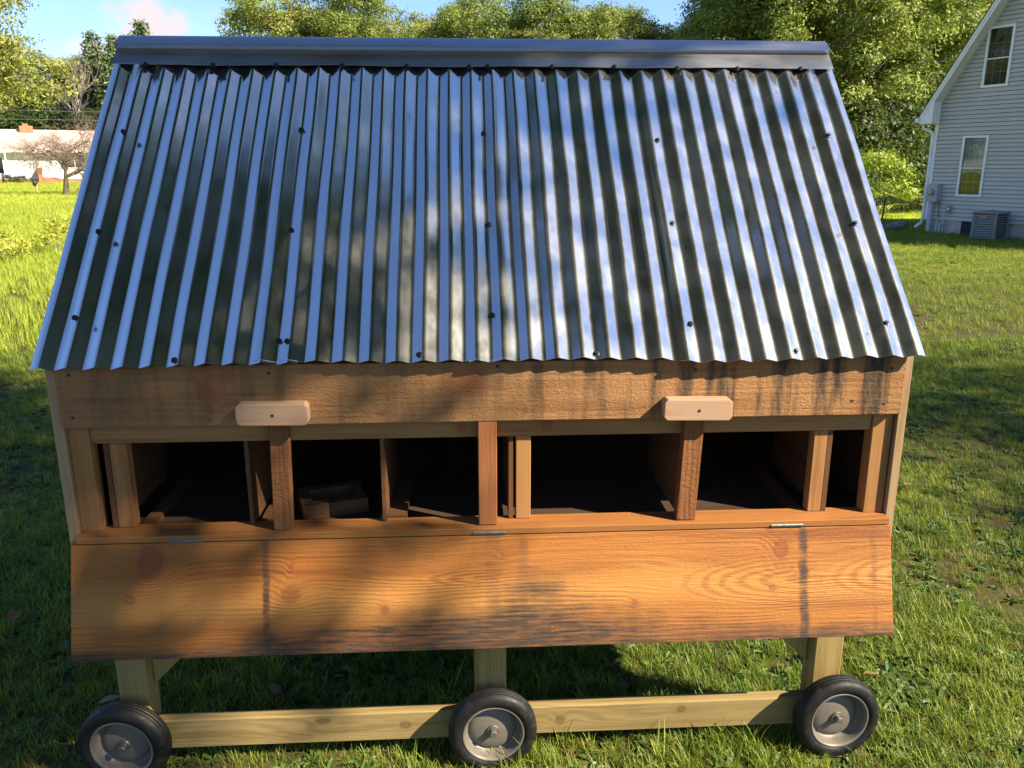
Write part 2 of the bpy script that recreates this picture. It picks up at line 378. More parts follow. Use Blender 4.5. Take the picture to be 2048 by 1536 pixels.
PINE_RAIL = wood('pale_rail', (0.31, 0.165, 0.06), (0.20, 0.09, 0.028), 'X', ring=0.013, amt=0.4, rough=0.75,
    knots=[(-0.085, 1.128, 0.012, 0.012, 0.9), (0.165, 1.132, 0.014, 0.018, 0.9)])
PINE_SILL = wood('sill_board', (0.31, 0.130, 0.034), (0.20, 0.068, 0.015), 'X', ring=0.009, amt=0.45, rough=0.75, specks=True)
TREATED = wood('treated_timber', (0.27, 0.20, 0.078), (0.16, 0.105, 0.034), 'X', ring=0.016, amt=0.55, rough=0.8,
    knots=[(-0.54, 0.145, 0.022, 0.010, 0.9), (-0.28, 0.118, 0.018, 0.013, 0.9), (0.22, 0.115, 0.014, 0.016, 0.8), (0.62, 0.14, 0.015, 0.012, 0.95),
           (-0.62, 0.09, 0.05, 0.012, 0.45)],
    cathedrals=[(-0.45, 0.105, 0.25, 0.03, 0.04), (0.5, 0.11, 0.3, 0.03, 0.04)], rand=False, knotcol=(0.12, 0.055, 0.02))
TREATED_LEG = wood('treated_leg', (0.30, 0.225, 0.08), (0.19, 0.12, 0.036), 'Z', ring=0.013, amt=0.5, rough=0.8)
PLANED = wood('planed_block', (0.40, 0.26, 0.16), (0.32, 0.185, 0.105), 'X', ring=0.011, amt=0.35, rough=0.7, fiber=0.2)
NEST = wood('nest_plywood', (0.12, 0.055, 0.020), (0.075, 0.030, 0.010), 'Y', ring=0.02, amt=0.3, rough=0.85)  # plywood colour darkened to imitate the dim nest interior
NEST_DIM = wood('shade_toned_floor', (0.050, 0.028, 0.014), (0.028, 0.014, 0.007), 'X', ring=0.03, amt=0.3, rough=0.95)  # floor colour taken near black, standing in for shade inside the nests
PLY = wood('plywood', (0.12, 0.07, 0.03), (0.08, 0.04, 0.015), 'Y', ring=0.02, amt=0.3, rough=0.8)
TRIM = wood('trim_strip', (0.33, 0.225, 0.115), (0.25, 0.15, 0.068), 'Z', ring=0.02, amt=0.3, rough=0.75)

def roof_mat():
    t = NT('galvalume_sheet'); c = t.coords()
    x, y, z = t.xyz(c)
    # rolled sheet: streaks run up the slope
    st = t.noise(t.scale(c, (160, 1.6, 1.6)), 1.0, 3, 0.6)
    sp = t.noise(t.scale(c, (14, 9, 9)), 1.0, 4, 0.6)
    wob = t.noise(t.scale(c, (7, 7, 7)), 1.0, 1, 0.4)
    fine = t.noise(c, 900, 1, 0.5)
    rough = t.m('ADD', t.ss(sp, 0.35, 0.7, 0.07, 0.13), t.m('MULTIPLY', st, 0.04))
    h = t.m('ADD', t.m('MULTIPLY', st, 0.010), t.m('MULTIPLY', wob, 0.55))
    nrm = t.bump(h, 0.12, 0.01)
    col = t.mix(st, (0.68, 0.71, 0.72), (0.80, 0.82, 0.82))
    p = t.n('BsdfPrincipled'); t.put(p.inputs['Base Color'], col); p.inputs['Metallic'].default_value = 1.0
    t.put(p.inputs['Roughness'], rough); t.put(p.inputs['Normal'], nrm)
    q = t.n('BsdfPrincipled'); t.put(q.inputs['Base Color'], (0.62, 0.62, 0.60)); q.inputs['Metallic'].default_value = 1.0
    q.inputs['Roughness'].default_value = 0.52; t.put(q.inputs['Normal'], nrm)
    ms = t.n('MixShader'); t.put(ms.inputs[0], t.ss(sp, 0.3, 0.7, 0.05, 0.14))
    t.t.links.new(p.outputs[0], ms.inputs[1]); t.t.links.new(q.outputs[0], ms.inputs[2]); t.t.links.new(ms.outputs[0], t.out.inputs[0])
    return t.mat
GALV = roof_mat()
def cap_mat():
    t = NT('dull_ridge_metal'); c = t.coords()
    n = t.noise(t.scale(c, (3, 9, 9)), 1.0, 4, 0.6)
    return t.pbr(t.mix(n, (0.40, 0.41, 0.43), (0.52, 0.52, 0.53)), t.ss(n, 0.3, 0.7, 0.30, 0.42), 1.0, t.bump(t.noise(t.scale(c, (4, 4, 4)), 1.0, 2), 0.12, 0.01))
CAPM = cap_mat()
SCREW = plain('screw_dark', (0.05, 0.05, 0.055), 0.4, 0.9)
ZINC = plain('zinc_steel', (0.22, 0.205, 0.18), 0.5, 0.8, vary=0.25, scale=60)
RUBBER = plain('tyre_rubber', (0.009, 0.009, 0.0092), 0.5, spec=0.25, vary=0.5, scale=30)
def muddy(name, col, rough, mud=(0.16, 0.11, 0.06), amt=0.55, spec=0.25):
    t = NT(name); c = t.coords(); x, y, z = t.xyz(c)
    n = t.noise(c, 38, 5, 0.7); n2_ = t.noise(c, 9, 3, 0.6)
    m = t.m('MULTIPLY', t.ss(n, 0.5, 0.68), t.ss(n2_, 0.42, 0.62))
    low = t.m('MULTIPLY', t.ss(z, -0.05, -0.135, 0.15, 1.0), amt)
    return t.pbr(t.mix(t.m('MULTIPLY', m, low), t.mix(t.m('MULTIPLY', n, 0.5), col, tuple(q * 1.8 for q in col)), mud), t.ss(n, 0.3, 0.7, rough - 0.08, rough + 0.15), 0, t.bump(n, 0.15, 0.002), spec=spec)
RUBBER = muddy('tyre_rubber', (0.008, 0.008, 0.0082), 0.48, amt=0.9)
RIM = muddy('rim_paint', (0.098, 0.087, 0.070), 0.45, amt=0.7, spec=0.5)
HOLE = plain('screw_hole', (0.02, 0.015, 0.012), 0.8)

# ------------------------------------------------------------------ ground
def ground():
    bm = bmesh.new()
    xs = [-600, -300, -150, -80, -40, -20, -10, -5, 0, 5, 10, 20, 40, 80, 150, 300, 600]
    ys = [-300, -100, -40, -15, -5, 0, 5, 10, 20, 40, 60, 80, 110, 160, 300, 600, 1200]
    vv = [[bm.verts.new((x, y, 0)) for x in xs] for y in ys]
    for i in range(len(ys) - 1):
        for j in range(len(xs) - 1): bm.faces.new((vv[i][j], vv[i][j + 1], vv[i + 1][j + 1], vv[i + 1][j]))
    me = bpy.data.meshes.new('ground'); bm.to_mesh(me); bm.free()
    tag(link('ground', me, ground_mat()), kind='structure')
ground()

# ------------------------------------------------------------------ chicken coop
RY, RZ, EY, EZ = 0.825, 2.2765, -0.06, 1.3443        # ridge and front eave of the crest plane
SL = math.hypot(RY - EY, RZ - EZ); UY, UZ = (RY - EY) / SL, (RZ - EZ) / SL     # up the slope
NY, NZ = -UZ, UY                                                             # outward normal
def roof_pt(x, s, off=0.0): return (x, EY + UY * s + NY * off, EZ + UZ * s + NZ * off)
def coop():
    rnd = random.Random(4)
    C = empty('chicken_coop', label='wooden chicken coop on wheels with corrugated metal roof and open nest box door', cat='chicken coop')
    # --- corrugated sheets
    PIT = 2.42 / 33; D = 0.0135
    prof = [(0.0, 0.0), (0.06, -0.03), (0.11, -0.16), (0.40, -0.86), (0.45, -0.98), (0.5, -1.0), (0.55, -0.98), (0.60, -0.86), (0.89, -0.16), (0.94, -0.03)]
    def sheet(x0, periods, lift, back, tail=0):
        b = MB(); xs = []
        if tail: xs += [(x0 - PIT * 0.32, -0.66 * D), (x0 - PIT * 0.12, -0.17 * D)]
        for k in range(periods):
            xs += [(x0 + (k + a) * PIT, h * D) for a, h in prof]
        xs.append((x0 + periods * PIT, 0.0))
        if tail: xs += [(x0 + periods * PIT + PIT * 0.12, -0.17 * D), (x0 + periods * PIT + PIT * 0.32, -0.66 * D)]
        ns = 15; n = len(xs); vs = []; fs = []
        for i in range(ns):
            s = (SL - 0.01) * i / (ns - 1) - (0.0 if i else 0.006 * math.sin(x0 * 3))
            for j, (x, h) in enumerate(xs):
                wv = 0.0011 * math.sin(s * 9 + x * 5.3 + x0) + 0.0007 * math.sin(s * 17 + x * 31)
                dx = 0.0012 * math.sin(s * 7.5 + x * 11)
                p = roof_pt(x + dx, s + (0.004 * math.sin(x * 7) if i == 0 else 0), h + lift + wv)
                if back: p = (p[0], 2 * RY - p[1], p[2])
                vs.append(p)
        for i in range(ns - 1):
            for j in range(n - 1):
                f = (i * n + j, i * n + j + 1, (i + 1) * n + j + 1, (i + 1) * n + j); fs.append(f[::-1] if back else f)
        me = b.add(vs, fs).mesh('roof_sheet', recalc=False); me.polygons.foreach_set('use_smooth', [True] * len(me.polygons))
        o = link('roof_sheet', me, GALV, C)
        md = o.modifiers.new('thickness', 'SOLIDIFY'); md.thickness = 0.0009; md.offset = -1
        es = o.modifiers.new('edges', 'EDGE_SPLIT'); es.split_angle = R(50)
        return o
    sheets = []
    for k in range(4):
        x0 = -1.21 + k * 8 * PIT
        sheets.append(sheet(x0, 9, 0.0016 * (k % 2), False, 1))
    for k in range(4): sheet(-1.21 + k * 8 * PIT, 9, 0.0016 * (k % 2), True, 1)
    # --- screws
    sm = MB().lathe([(0.0, 0.0075), (0.0048, 0.0075), (0.0055, 0.0060), (0.0055, 0.0025), (0.0085, 0.0020), (0.0090, 0.0), (0.0085, -0.0008), (0.0, -0.0008)], 'Z', 10).mesh('screw')
    sm.materials.append(SCREW)
    rx = math.atan2(UZ, UY)
    def screw(x, s, off, par):
        o = link('screw', sm, None, par, roof_pt(x, s, off), (rx + rnd.uniform(-.12, .12), rnd.uniform(-.12, .12), 0)); return o
    def roofh(x):
        a = ((x + 1.21) / PIT) % 1.0
        for (a0, h0), (a1, h1) in zip(prof, prof[1:] + [(1.0, 0.0)]):
            if a0 <= a <= a1: return D * (h0 + (h1 - h0) * (a - a0) / (a1 - a0))
        return 0
    for x, s in [(-1.14, 0.853), (-1.139, 0.452), (-1.145, 0.152), (-0.588, 0.876), (-0.584, 0.464), (-0.584, 0.075), (-0.559, 0.068), (0.0, 0.861), (0.006, 0.482), (0.008, 0.152), (0.567, 0.825), (0.57, 0.479), (0.574, 0.114), (1.141, 0.842), (1.141, 0.471), (1.145, 0.105), (-0.856, 0.013), (-0.197, 0.021), (0.296, 0.023), (0.865, 0.019)]:
        k = min(3, int((x + 1.21) / (8 * PIT))); screw(x, s, roofh(x) + 0.003, sheets[k])
    # --- ridge cap
    fr = [(0.729, 2.188), (0.782, 2.2435), (0.7665, 2.2520), (0.776, 2.2605), (0.797, 2.2740), (0.811, 2.2845), (0.825, 2.2895)]
    pl = fr + [(2 * RY - a, b) for a, b in fr[::-1][1:]]
    def offset(pts, d):
        out = []
        for i, p in enumerate(pts):
            a = Vector(pts[max(i - 1, 0)]); b_ = Vector(pts[min(i + 1, len(pts) - 1)]); t = (b_ - a).normalized(); out.append((p[0] + t.y * d, p[1] - t.x * d))
        return out
    b = MB(); nsx = 25; rows = []
    ins = offset(pl, 0.0014); loop = pl + ins[::-1]; n = len(loop); vs = []; fs = []
    for i in range(nsx):
        x = -1.229 + 2.458 * i / (nsx - 1)
        for j, p in enumerate(loop):
            sag = 0.0018 * math.sin(x * 9.0) + 0.001 * math.sin(x * 23) if j in (0, n - 1) else 0
            vs.append((x, p[0] + sag, p[1] + sag))
    for i in range(nsx - 1):
        for j in range(n): fs.append((i * n + j, i * n + (j + 1) % n, (i + 1) * n + (j + 1) % n, (i + 1) * n + j))
    fs += [tuple(range(n)), tuple((nsx - 1) * n + j for j in range(n))[::-1]]
    cap = b.add(vs, fs).build('ridge_cap', CAPM, C, smooth=True)
    cap.modifiers.new('edges', 'EDGE_SPLIT').split_angle = R(28)
    for x in [-1.119, -0.899, -0.69, -0.471, -0.255, -0.043, 0.02, 0.24, 0.455, 0.674, 0.885, 1.109]:
        screw(x, 1.152 + rnd.uniform(-.003, .003), 0.009, cap)
    # --- side walls and back
    gab = lambda y0, y1, z0: [(y0, z0), (y1, z0), (y1, EZ - 0.03 + (0.03) * 0), (RY, RZ - 0.035), (y0, EZ - 0.03)]
    for sx in (-1, 1):
        a, c_ = (-1.218, -1.200) if sx < 0 else (1.206, 1.226)
        MB().prism([(0.012, 0.66), (1.638, 0.66), (1.638, EZ + 0.03), (RY, RZ - 0.03), (0.012, EZ + 0.03)], 'X', a + 0.003 * (sx < 0), c_ - 0.003 * (sx > 0)).build('side_wall', PLY, C)
        # pale corner strip
        xx = (-1.2195, -1.1905) if sx < 0 else (1.2015, 1.2275)
        box('corner_strip', TRIM, C, xx[0], xx[1], -0.012, 0.010, 0.66, EZ - 0.006, 0.0015)
    box('back_wall', PLY, C, -1.199, 1.205, 1.63, 1.648, 0.64, EZ + 0.02)
    box('floor', PLY, C, -1.199, 1.205, 0.012, 1.63, 0.725, 0.775)
    box('front_panel', PINE_STUD, C, -1.189, 1.200, 0.006, 0.030, 0.60, 0.812)
    # --- fascia with its nail heads
    fa = MB(); nx = 40; top = EZ - 0.013
    fo = box('fascia_board', PINE_FASCIA, C, -1.1885, 1.2, -0.026, -0.001, 1.157, top, 0.0018)
    hm = MB().lathe([(0.0, -0.0012), (0.0042, -0.0010), (0.0046, 0.0)], 'Y', 10).mesh('nail_head'); hm.materials.append(HOLE)
    for x, z in [(-1.155, 1.187), (-0.613, 1.307), (0.583, 1.300), (1.158, 1.296), (1.147, 1.190), (-1.15, 1.31), (0.02, 1.318), (1.05, 1.20)]:
        link('nail_head', hm, None, fo, (x, -0.0262, z))
    # --- turn buttons
    def button(x, z, rot):
        h = 0.031; l = 0.098; d = 0.042; c_ = 0.009
        poly = [(-l + c_, -h), (l - c_, -h), (l, -h + c_), (l, h - c_), (l - c_, h), (-l + c_, h), (-l, h - c_), (-l, -h + c_)]
        o = MB().prism(poly, 'Y', -d, 0.0).build('turn_button', PLANED, C, bevel=0.0032, segs=2, loc=(x, -0.0265, z), rot=(0, rot, 0))
        link('screw_hole', hm, None, o, (0.002, -d - 0.0004, -0.001))
    button(-0.604, 1.1985, R(0.6)); button(0.587, 1.192, R(0.9))
    # --- opening frame
    box('header', PINE_RAIL, C, -1.1325, 1.136, 0.012, 0.050, 1.098, 1.152, 0.002)
    box('header_backing', PINE_RAIL, C, -1.19, 1.20, 0.014, 0.050, 1.155, 1.30)
    box('post', PINE_STUD, C, -1.190, -1.133, 0.004, 0.052, 0.834, 1.1565, 0.002)
    box('post', PINE_STUD, C, 1.137, 1.198, 0.004, 0.052, 0.834, 1.1565, 0.002)
    MB().box(-0.026, 0.026, -0.020, 0.018, 0, 0.323).build('post', PINE_POST, C, bevel=0.002, loc=(-0.607, -0.004, 0.835), rot=(0, R(1.4), 0))
    MB().box(-0.027, 0.027, -0.020, 0.018, 0, 0.320).build('post', PINE_RED, C, bevel=0.002, loc=(-0.0105, -0.004, 0.8365))
    MB().box(-0.0285, 0.0285, -0.020, 0.018, 0, 0.319).build('post', PINE_POST, C, bevel=0.002, loc=(0.580, -0.004, 0.8365), rot=(0, R(2.0), 0))
    # dividers of the nest boxes (plywood) and their front battens
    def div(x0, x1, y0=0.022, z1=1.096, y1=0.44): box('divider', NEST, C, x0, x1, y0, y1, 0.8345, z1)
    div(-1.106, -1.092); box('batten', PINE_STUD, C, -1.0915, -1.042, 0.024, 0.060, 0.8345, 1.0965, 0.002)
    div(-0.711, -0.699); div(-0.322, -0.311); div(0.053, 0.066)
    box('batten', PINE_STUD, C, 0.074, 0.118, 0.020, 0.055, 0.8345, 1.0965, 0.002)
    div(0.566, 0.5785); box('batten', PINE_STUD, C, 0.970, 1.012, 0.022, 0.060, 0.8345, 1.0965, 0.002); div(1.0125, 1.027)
    box('nest_floor', NEST_DIM, C, -1.19, 1.20, 0.052, 0.44, 0.79, 0.812)
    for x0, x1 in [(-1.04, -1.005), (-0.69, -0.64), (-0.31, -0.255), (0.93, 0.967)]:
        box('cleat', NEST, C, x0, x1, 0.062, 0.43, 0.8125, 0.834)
    # --- sill
    box('sill', PINE_SILL, C, -1.189, 1.200, -0.042, 0.051, 0.8135, 0.834, 0.002)
    # --- drop door hanging from three hinges
    ang = math.atan2(0.093, 0.316)
    fl = MB().box(-1.205, 1.205, -0.025, 0.0, -0.331, 0.0).build('nest_box_door', PINE_FLAP, C, bevel=0.0025, segs=2, loc=(0, -0.0155, 0.8045), rot=(-ang, 0, 0))
    for xa in (-0.885, -0.006, 0.884):
        hb = MB()
        for k in range(5):
            hb.tube([(xa - 0.049 + k * 0.0197, -0.029, 0.0075), (xa - 0.049 + k * 0.0197 + 0.0188, -0.029, 0.0075)], 0.0048, 10)
        hb.box(xa - 0.049, xa + 0.049, -0.027, -0.002, 0.0008, 0.0026)
        hb.build('hinge', ZINC, fl)
    # --- running gear
    ly0, ly1 = 0.030, 0.115
    for x0, x1 in ((-1.161, -1.071), (-0.056, 0.045), (1.046, 1.139)):
        box('leg', TREATED_LEG, C, x0, x1, ly0, ly1, 0.03, 0.724, 0.004)
    for x0, x1 in ((-1.161, -1.071), (1.046, 1.139)): box('leg', TREATED_LEG, C, x0, x1, 1.52, 1.605, 0.03, 0.724, 0.004)
    box('rail', TREATED, C, -1.0705, -0.0565, 0.034, 0.076, 0.064, 0.1665, 0.004)
    box('rail', TREATED, C, 0.0455, 1.0455, 0.034, 0.076, 0.066, 0.1685, 0.004)
    box('rail', TREATED, C, -1.0705, 1.0455, 1.54, 1.58, 0.066, 0.1685, 0.004)
    for sx in (-1, 1):
        xl = -1.0695 if sx < 0 else 1.0445
        poly = [(xl, 0.30), (xl - sx * 0.33, 0.63), (xl - sx * 0.43, 0.63), (xl, 0.20)] if False else [(xl, 0.27), (xl - sx * 0.35, 0.62), (xl - sx * 0.35, 0.72), (xl - sx * 0.325, 0.72), (xl, 0.395)]
        MB().prism(poly, 'Y', 0.080, 0.110).build('brace', TREATED_LEG, C, bevel=0.002)
    box('rim_joist', TREATED, C, -1.189, 1.200, 0.012, 0.05, 0.612, 0.7245) if False else None
    # --- wheels
    wr = 0.1395
    def wheel(x, y, z, rot):
        W = empty('wheel', (x, y, z)); W.parent = C; W.rotation_euler = (R(rot[0]), 0, R(rot[1]))
        MB().lathe([(0.098, -0.046), (0.104, -0.052), (0.116, -0.054), (0.128, -0.050), (0.1355, -0.043), (0.1385, -0.036), (0.1392, -0.0335), (0.1372, -0.0325), (0.1372, -0.0300), (0.1394, -0.0290), (0.1395, -0.0235), (0.1375, -0.0225), (0.1375, -0.0175), (0.1395, -0.0165), (0.1394, -0.0110), (0.1372, -0.0100), (0.1372, -0.0075), (0.1388, -0.006),
                    (0.1355, 0.003), (0.128, 0.010), (0.112, 0.013), (0.098, 0.006)], 'Y', 72).build('tyre', RUBBER, W, smooth=True)
        MB().lathe([(0.0, -0.0245), (0.02, -0.0245), (0.050, -0.0215), (0.066, -0.0175), (0.0735, -0.0125), (0.0765, -0.0085), (0.0805, -0.0105), (0.086, -0.024), (0.0885, -0.040),
                    (0.0915, -0.0475), (0.096, -0.049), (0.0985, -0.046), (0.0985, 0.005), (0.085, 0.008), (0.0, 0.004)], 'Y', 72).build('rim', RIM, W, smooth=True)
        MB().lathe([(0.0, -0.0310), (0.0175, -0.0310), (0.0185, -0.0290), (0.0185, -0.0235), (0.0, -0.0235)], 'Y', 32).build('washer', ZINC, W)
        bt = MB().lathe([(0.0, -0.050), (0.0102, -0.050), (0.0118, -0.047), (0.0118, -0.0312), (0.0, -0.0312)], 'Y', 6)
        MB().tube([(0, 0.0045, 0), (0, 0.030, 0)], 0.012, 12).build('axle', ZINC, W)
        bt.build('axle_bolt', ZINC, W)
    wheel(-1.136, -0.004, wr - 0.004, (2, -4)); wheel(-0.002, -0.004, wr - 0.004, (0, 3)); wheel(1.110, -0.004, wr - 0.003, (-1, 4))
    return C
coop()
# loose nest frame lying in the second compartment
nf = empty('nest_frame', (-0.50, 0.20, 0.8125), R(18), 'small wooden slat frame lying in the dark nest compartment left of the middle post', 'frame')
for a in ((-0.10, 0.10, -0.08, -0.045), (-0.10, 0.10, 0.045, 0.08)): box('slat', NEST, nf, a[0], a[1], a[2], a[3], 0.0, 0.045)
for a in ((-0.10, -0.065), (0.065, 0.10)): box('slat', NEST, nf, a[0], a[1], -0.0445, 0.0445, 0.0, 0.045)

# ------------------------------------------------------------------ vegetation builders
def leaves_mesh(name, pts, nrm, size, rng, aspect=0.55, mat=None):
    """one rhombic leaf per point"""
    n = len(pts)
    d = rng.normal(size=(n, 3)); d -= nrm * (d * nrm).sum(1, keepdims=True); d /= np.linalg.norm(d, axis=1, keepdims=True) + 1e-9
    e = np.cross(nrm, d)
    L = size * rng.uniform(0.6, 1.35, (n, 1)); W = L * aspect
    v = np.empty((n, 4, 3)); v[:, 0] = pts - d * L * 0.5; v[:, 1] = pts + e * W * 0.5 + d * L * 0.05; v[:, 2] = pts + d * L * 0.5; v[:, 3] = pts - e * W * 0.5 + d * L * 0.05
    v[:, 1] -= nrm * L * 0.08; v[:, 3] -= nrm * L * 0.08
    me = bpy.data.meshes.new(name)
    me.vertices.add(4 * n); me.vertices.foreach_set('co', v.reshape(-1).astype(np.float32))
    me.loops.add(4 * n); me.loops.foreach_set('vertex_index', np.arange(4 * n, dtype=np.int32))
    me.polygons.add(n); me.polygons.foreach_set('loop_start', np.arange(0, 4 * n, 4, dtype=np.int32)); me.polygons.foreach_set('loop_total', np.full(n, 4, np.int32))
    me.update(calc_edges=True)
    if mat: me.materials.append(mat)
    return me
def crown_pts(rng, lobes, clumps, per, sig, flat=0.7):
    P = []; Nn = []
    for (c, r) in lobes:
        m = max(4, int(clumps * (r ** 2)))
        d = rng.normal(size=(m, 3)); d /= np.linalg.norm(d, axis=1, keepdims=True)
        rr = r * rng.uniform(0.35, 1.0, (m, 1)) ** 0.6
        cc = np.array(c) + d * rr * np.array((1, 1, flat))
        p = np.repeat(cc, per, 0) + rng.normal(size=(m * per, 3)) * sig * np.array((1, 1, 0.6))
        nn = np.repeat(d, per, 0) * 0.85 + rng.normal(size=(m * per, 3)) * 0.5 + np.array((0, 0, 0.5))
        P.append(p); Nn.append(nn)
    P = np.concatenate(P); Nn = np.concatenate(Nn); Nn /= np.linalg.norm(Nn, axis=1, keepdims=True) + 1e-9
    return P, Nn
def limb(mb, a, b, r0, r1, rng, seg=5, sides=6, wob=0.12):
    a = np.array(a, float); b = np.array(b, float); L = np.linalg.norm(b - a); pts = []
    for i in range(seg + 1):
        t = i / seg; p = a + (b - a) * t
        p[2] += math.sin(t * math.pi) * L * 0.06
        if 0 < i < seg: p += rng.normal(size=3) * L * wob / seg
        pts.append(tuple(p))
    mb.tube(pts, [r0 + (r1 - r0) * i / seg for i in range(seg + 1)], sides, cap=False)
    return pts
def tree_meshes(seed, h, rx, base, nl=26, clumps=26, per=12, leaf=0.22, sig=0.22, mat=LEAF_BG, trunk=0.22, bark=BARK, shape='oval', lr=0.36, lean=(0, 0), off=(0, 0), boughs=()):
    rng = np.random.default_rng(seed)
    cz = (h + base) / 2; rz = (h - base) / 2
    lobes = []
    for i in range(nl):
        if shape == 'cone':
            t = (i + 0.5) / nl; z = base + (h - base) * t; rad = rx * (1 - t) ** 0.8 * rng.uniform(0.45, 1.0); a = i * 2.4 + rng.uniform(-.4, .4)
            lobes.append(((rad * math.cos(a), rad * math.sin(a), z), max(0.28, rx * lr * (1 - 0.75 * t))))
        else:
            z = rng.uniform(-0.92, 0.95); a = i * 2.399 + rng.uniform(-.5, .5); rr = math.sqrt(1 - z * z) * rng.uniform(0.45, 0.98)
            lobes.append(((rx * rr * math.cos(a) + lean[0] * z, rx * rr * math.sin(a) + lean[1] * z, cz + rz * z * 0.9), rx * lr * rng.uniform(0.65, 1.2)))
    lobes = [((c[0] + off[0], c[1] + off[1], c[2]), q) for c, q in lobes]
    lobes += list(boughs)
    P, Nn = crown_pts(rng, lobes, clumps, per, sig)
    P[:, 2] = np.maximum(P[:, 2], 0.12)
    cm_ = leaves_mesh('crown', P, Nn, leaf, rng, mat=mat)
    mb = MB(); top = (lean[0] * 0.5, lean[1] * 0.5, h * 0.86)
    tp = limb(mb, (0, 0, -0.15), top, trunk, trunk * 0.18, rng, 8, 8, 0.25)
    for (c, r) in lobes:
        zt = max(base * 0.7, c[2] - 0.35 * math.hypot(c[0], c[1]) - 0.4 * rx); zt = min(zt, h * 0.8)
        k = min(7, max(0, int(zt / (h * 0.86) * 8))); q = tp[k]
        rr = trunk * (1 - k / 9) * 0.45
        limb(mb, q, c, rr, rr * 0.2, rng, 4, 5, 0.3)
    tm = mb.mesh('trunk', smooth=True, recalc=False); tm.materials.append(bark)
    return tm, cm_
def place_tree(name, meshes, loc, rz, sc, label, cat='tree', group=None):
    T = empty(name, loc, rz, label, cat, group); T.scale = sc if hasattr(sc, '__len__') else (sc,) * 3
    link('trunk', meshes[0], None, T); link('crown', meshes[1], None, T)
    return T
def bare_mesh(seed, h, spread, r0, levels=5, up=0.5, first=0.25, kids=(3, 4), shrink=0.68, mat=BARK_TWIG, droop=0.0):
    rng = np.random.default_rng(seed); mb = MB()
    def grow(p, d, L, r, lv):
        d = d / np.linalg.norm(d); pts = [p]; q = p.copy(); seg = 4 if lv > 2 else 3
        for i in range(seg):
            d = d + rng.normal(size=3) * 0.16 + np.array((0, 0, up * 0.12 - droop * (levels - lv) * 0.06)); d /= np.linalg.norm(d)
            q = q + d * L / seg; pts.append(q.copy())
        mb.tube([tuple(x) for x in pts], [r * (1 - 0.5 * i / seg) for i in range(seg + 1)], 6 if lv > 3 else (4 if lv > 1 else 3), cap=False)
        if lv <= 0: return
        for k in range(rng.integers(kids[0], kids[1] + 1)):
            t = rng.uniform(0.45, 1.0); b = pts[min(seg, max(1, int(round(t * seg))))]
            a = rng.normal(size=3); a -= d * (a @ d); a /= np.linalg.norm(a)
            nd = d * rng.uniform(0.55, 0.95) + a * spread * rng.uniform(0.6, 1.2) + np.array((0, 0, up * 0.25))
            grow(b.copy(), nd, L * shrink * rng.uniform(0.75, 1.2), r * 0.52, lv - 1)
    grow(np.array((0., 0., -0.1)), np.array((0.05, 0.02, 1.0)), h * first, r0, levels)
    me = mb.mesh('trunk', smooth=True, recalc=False); me.materials.append(mat); return me

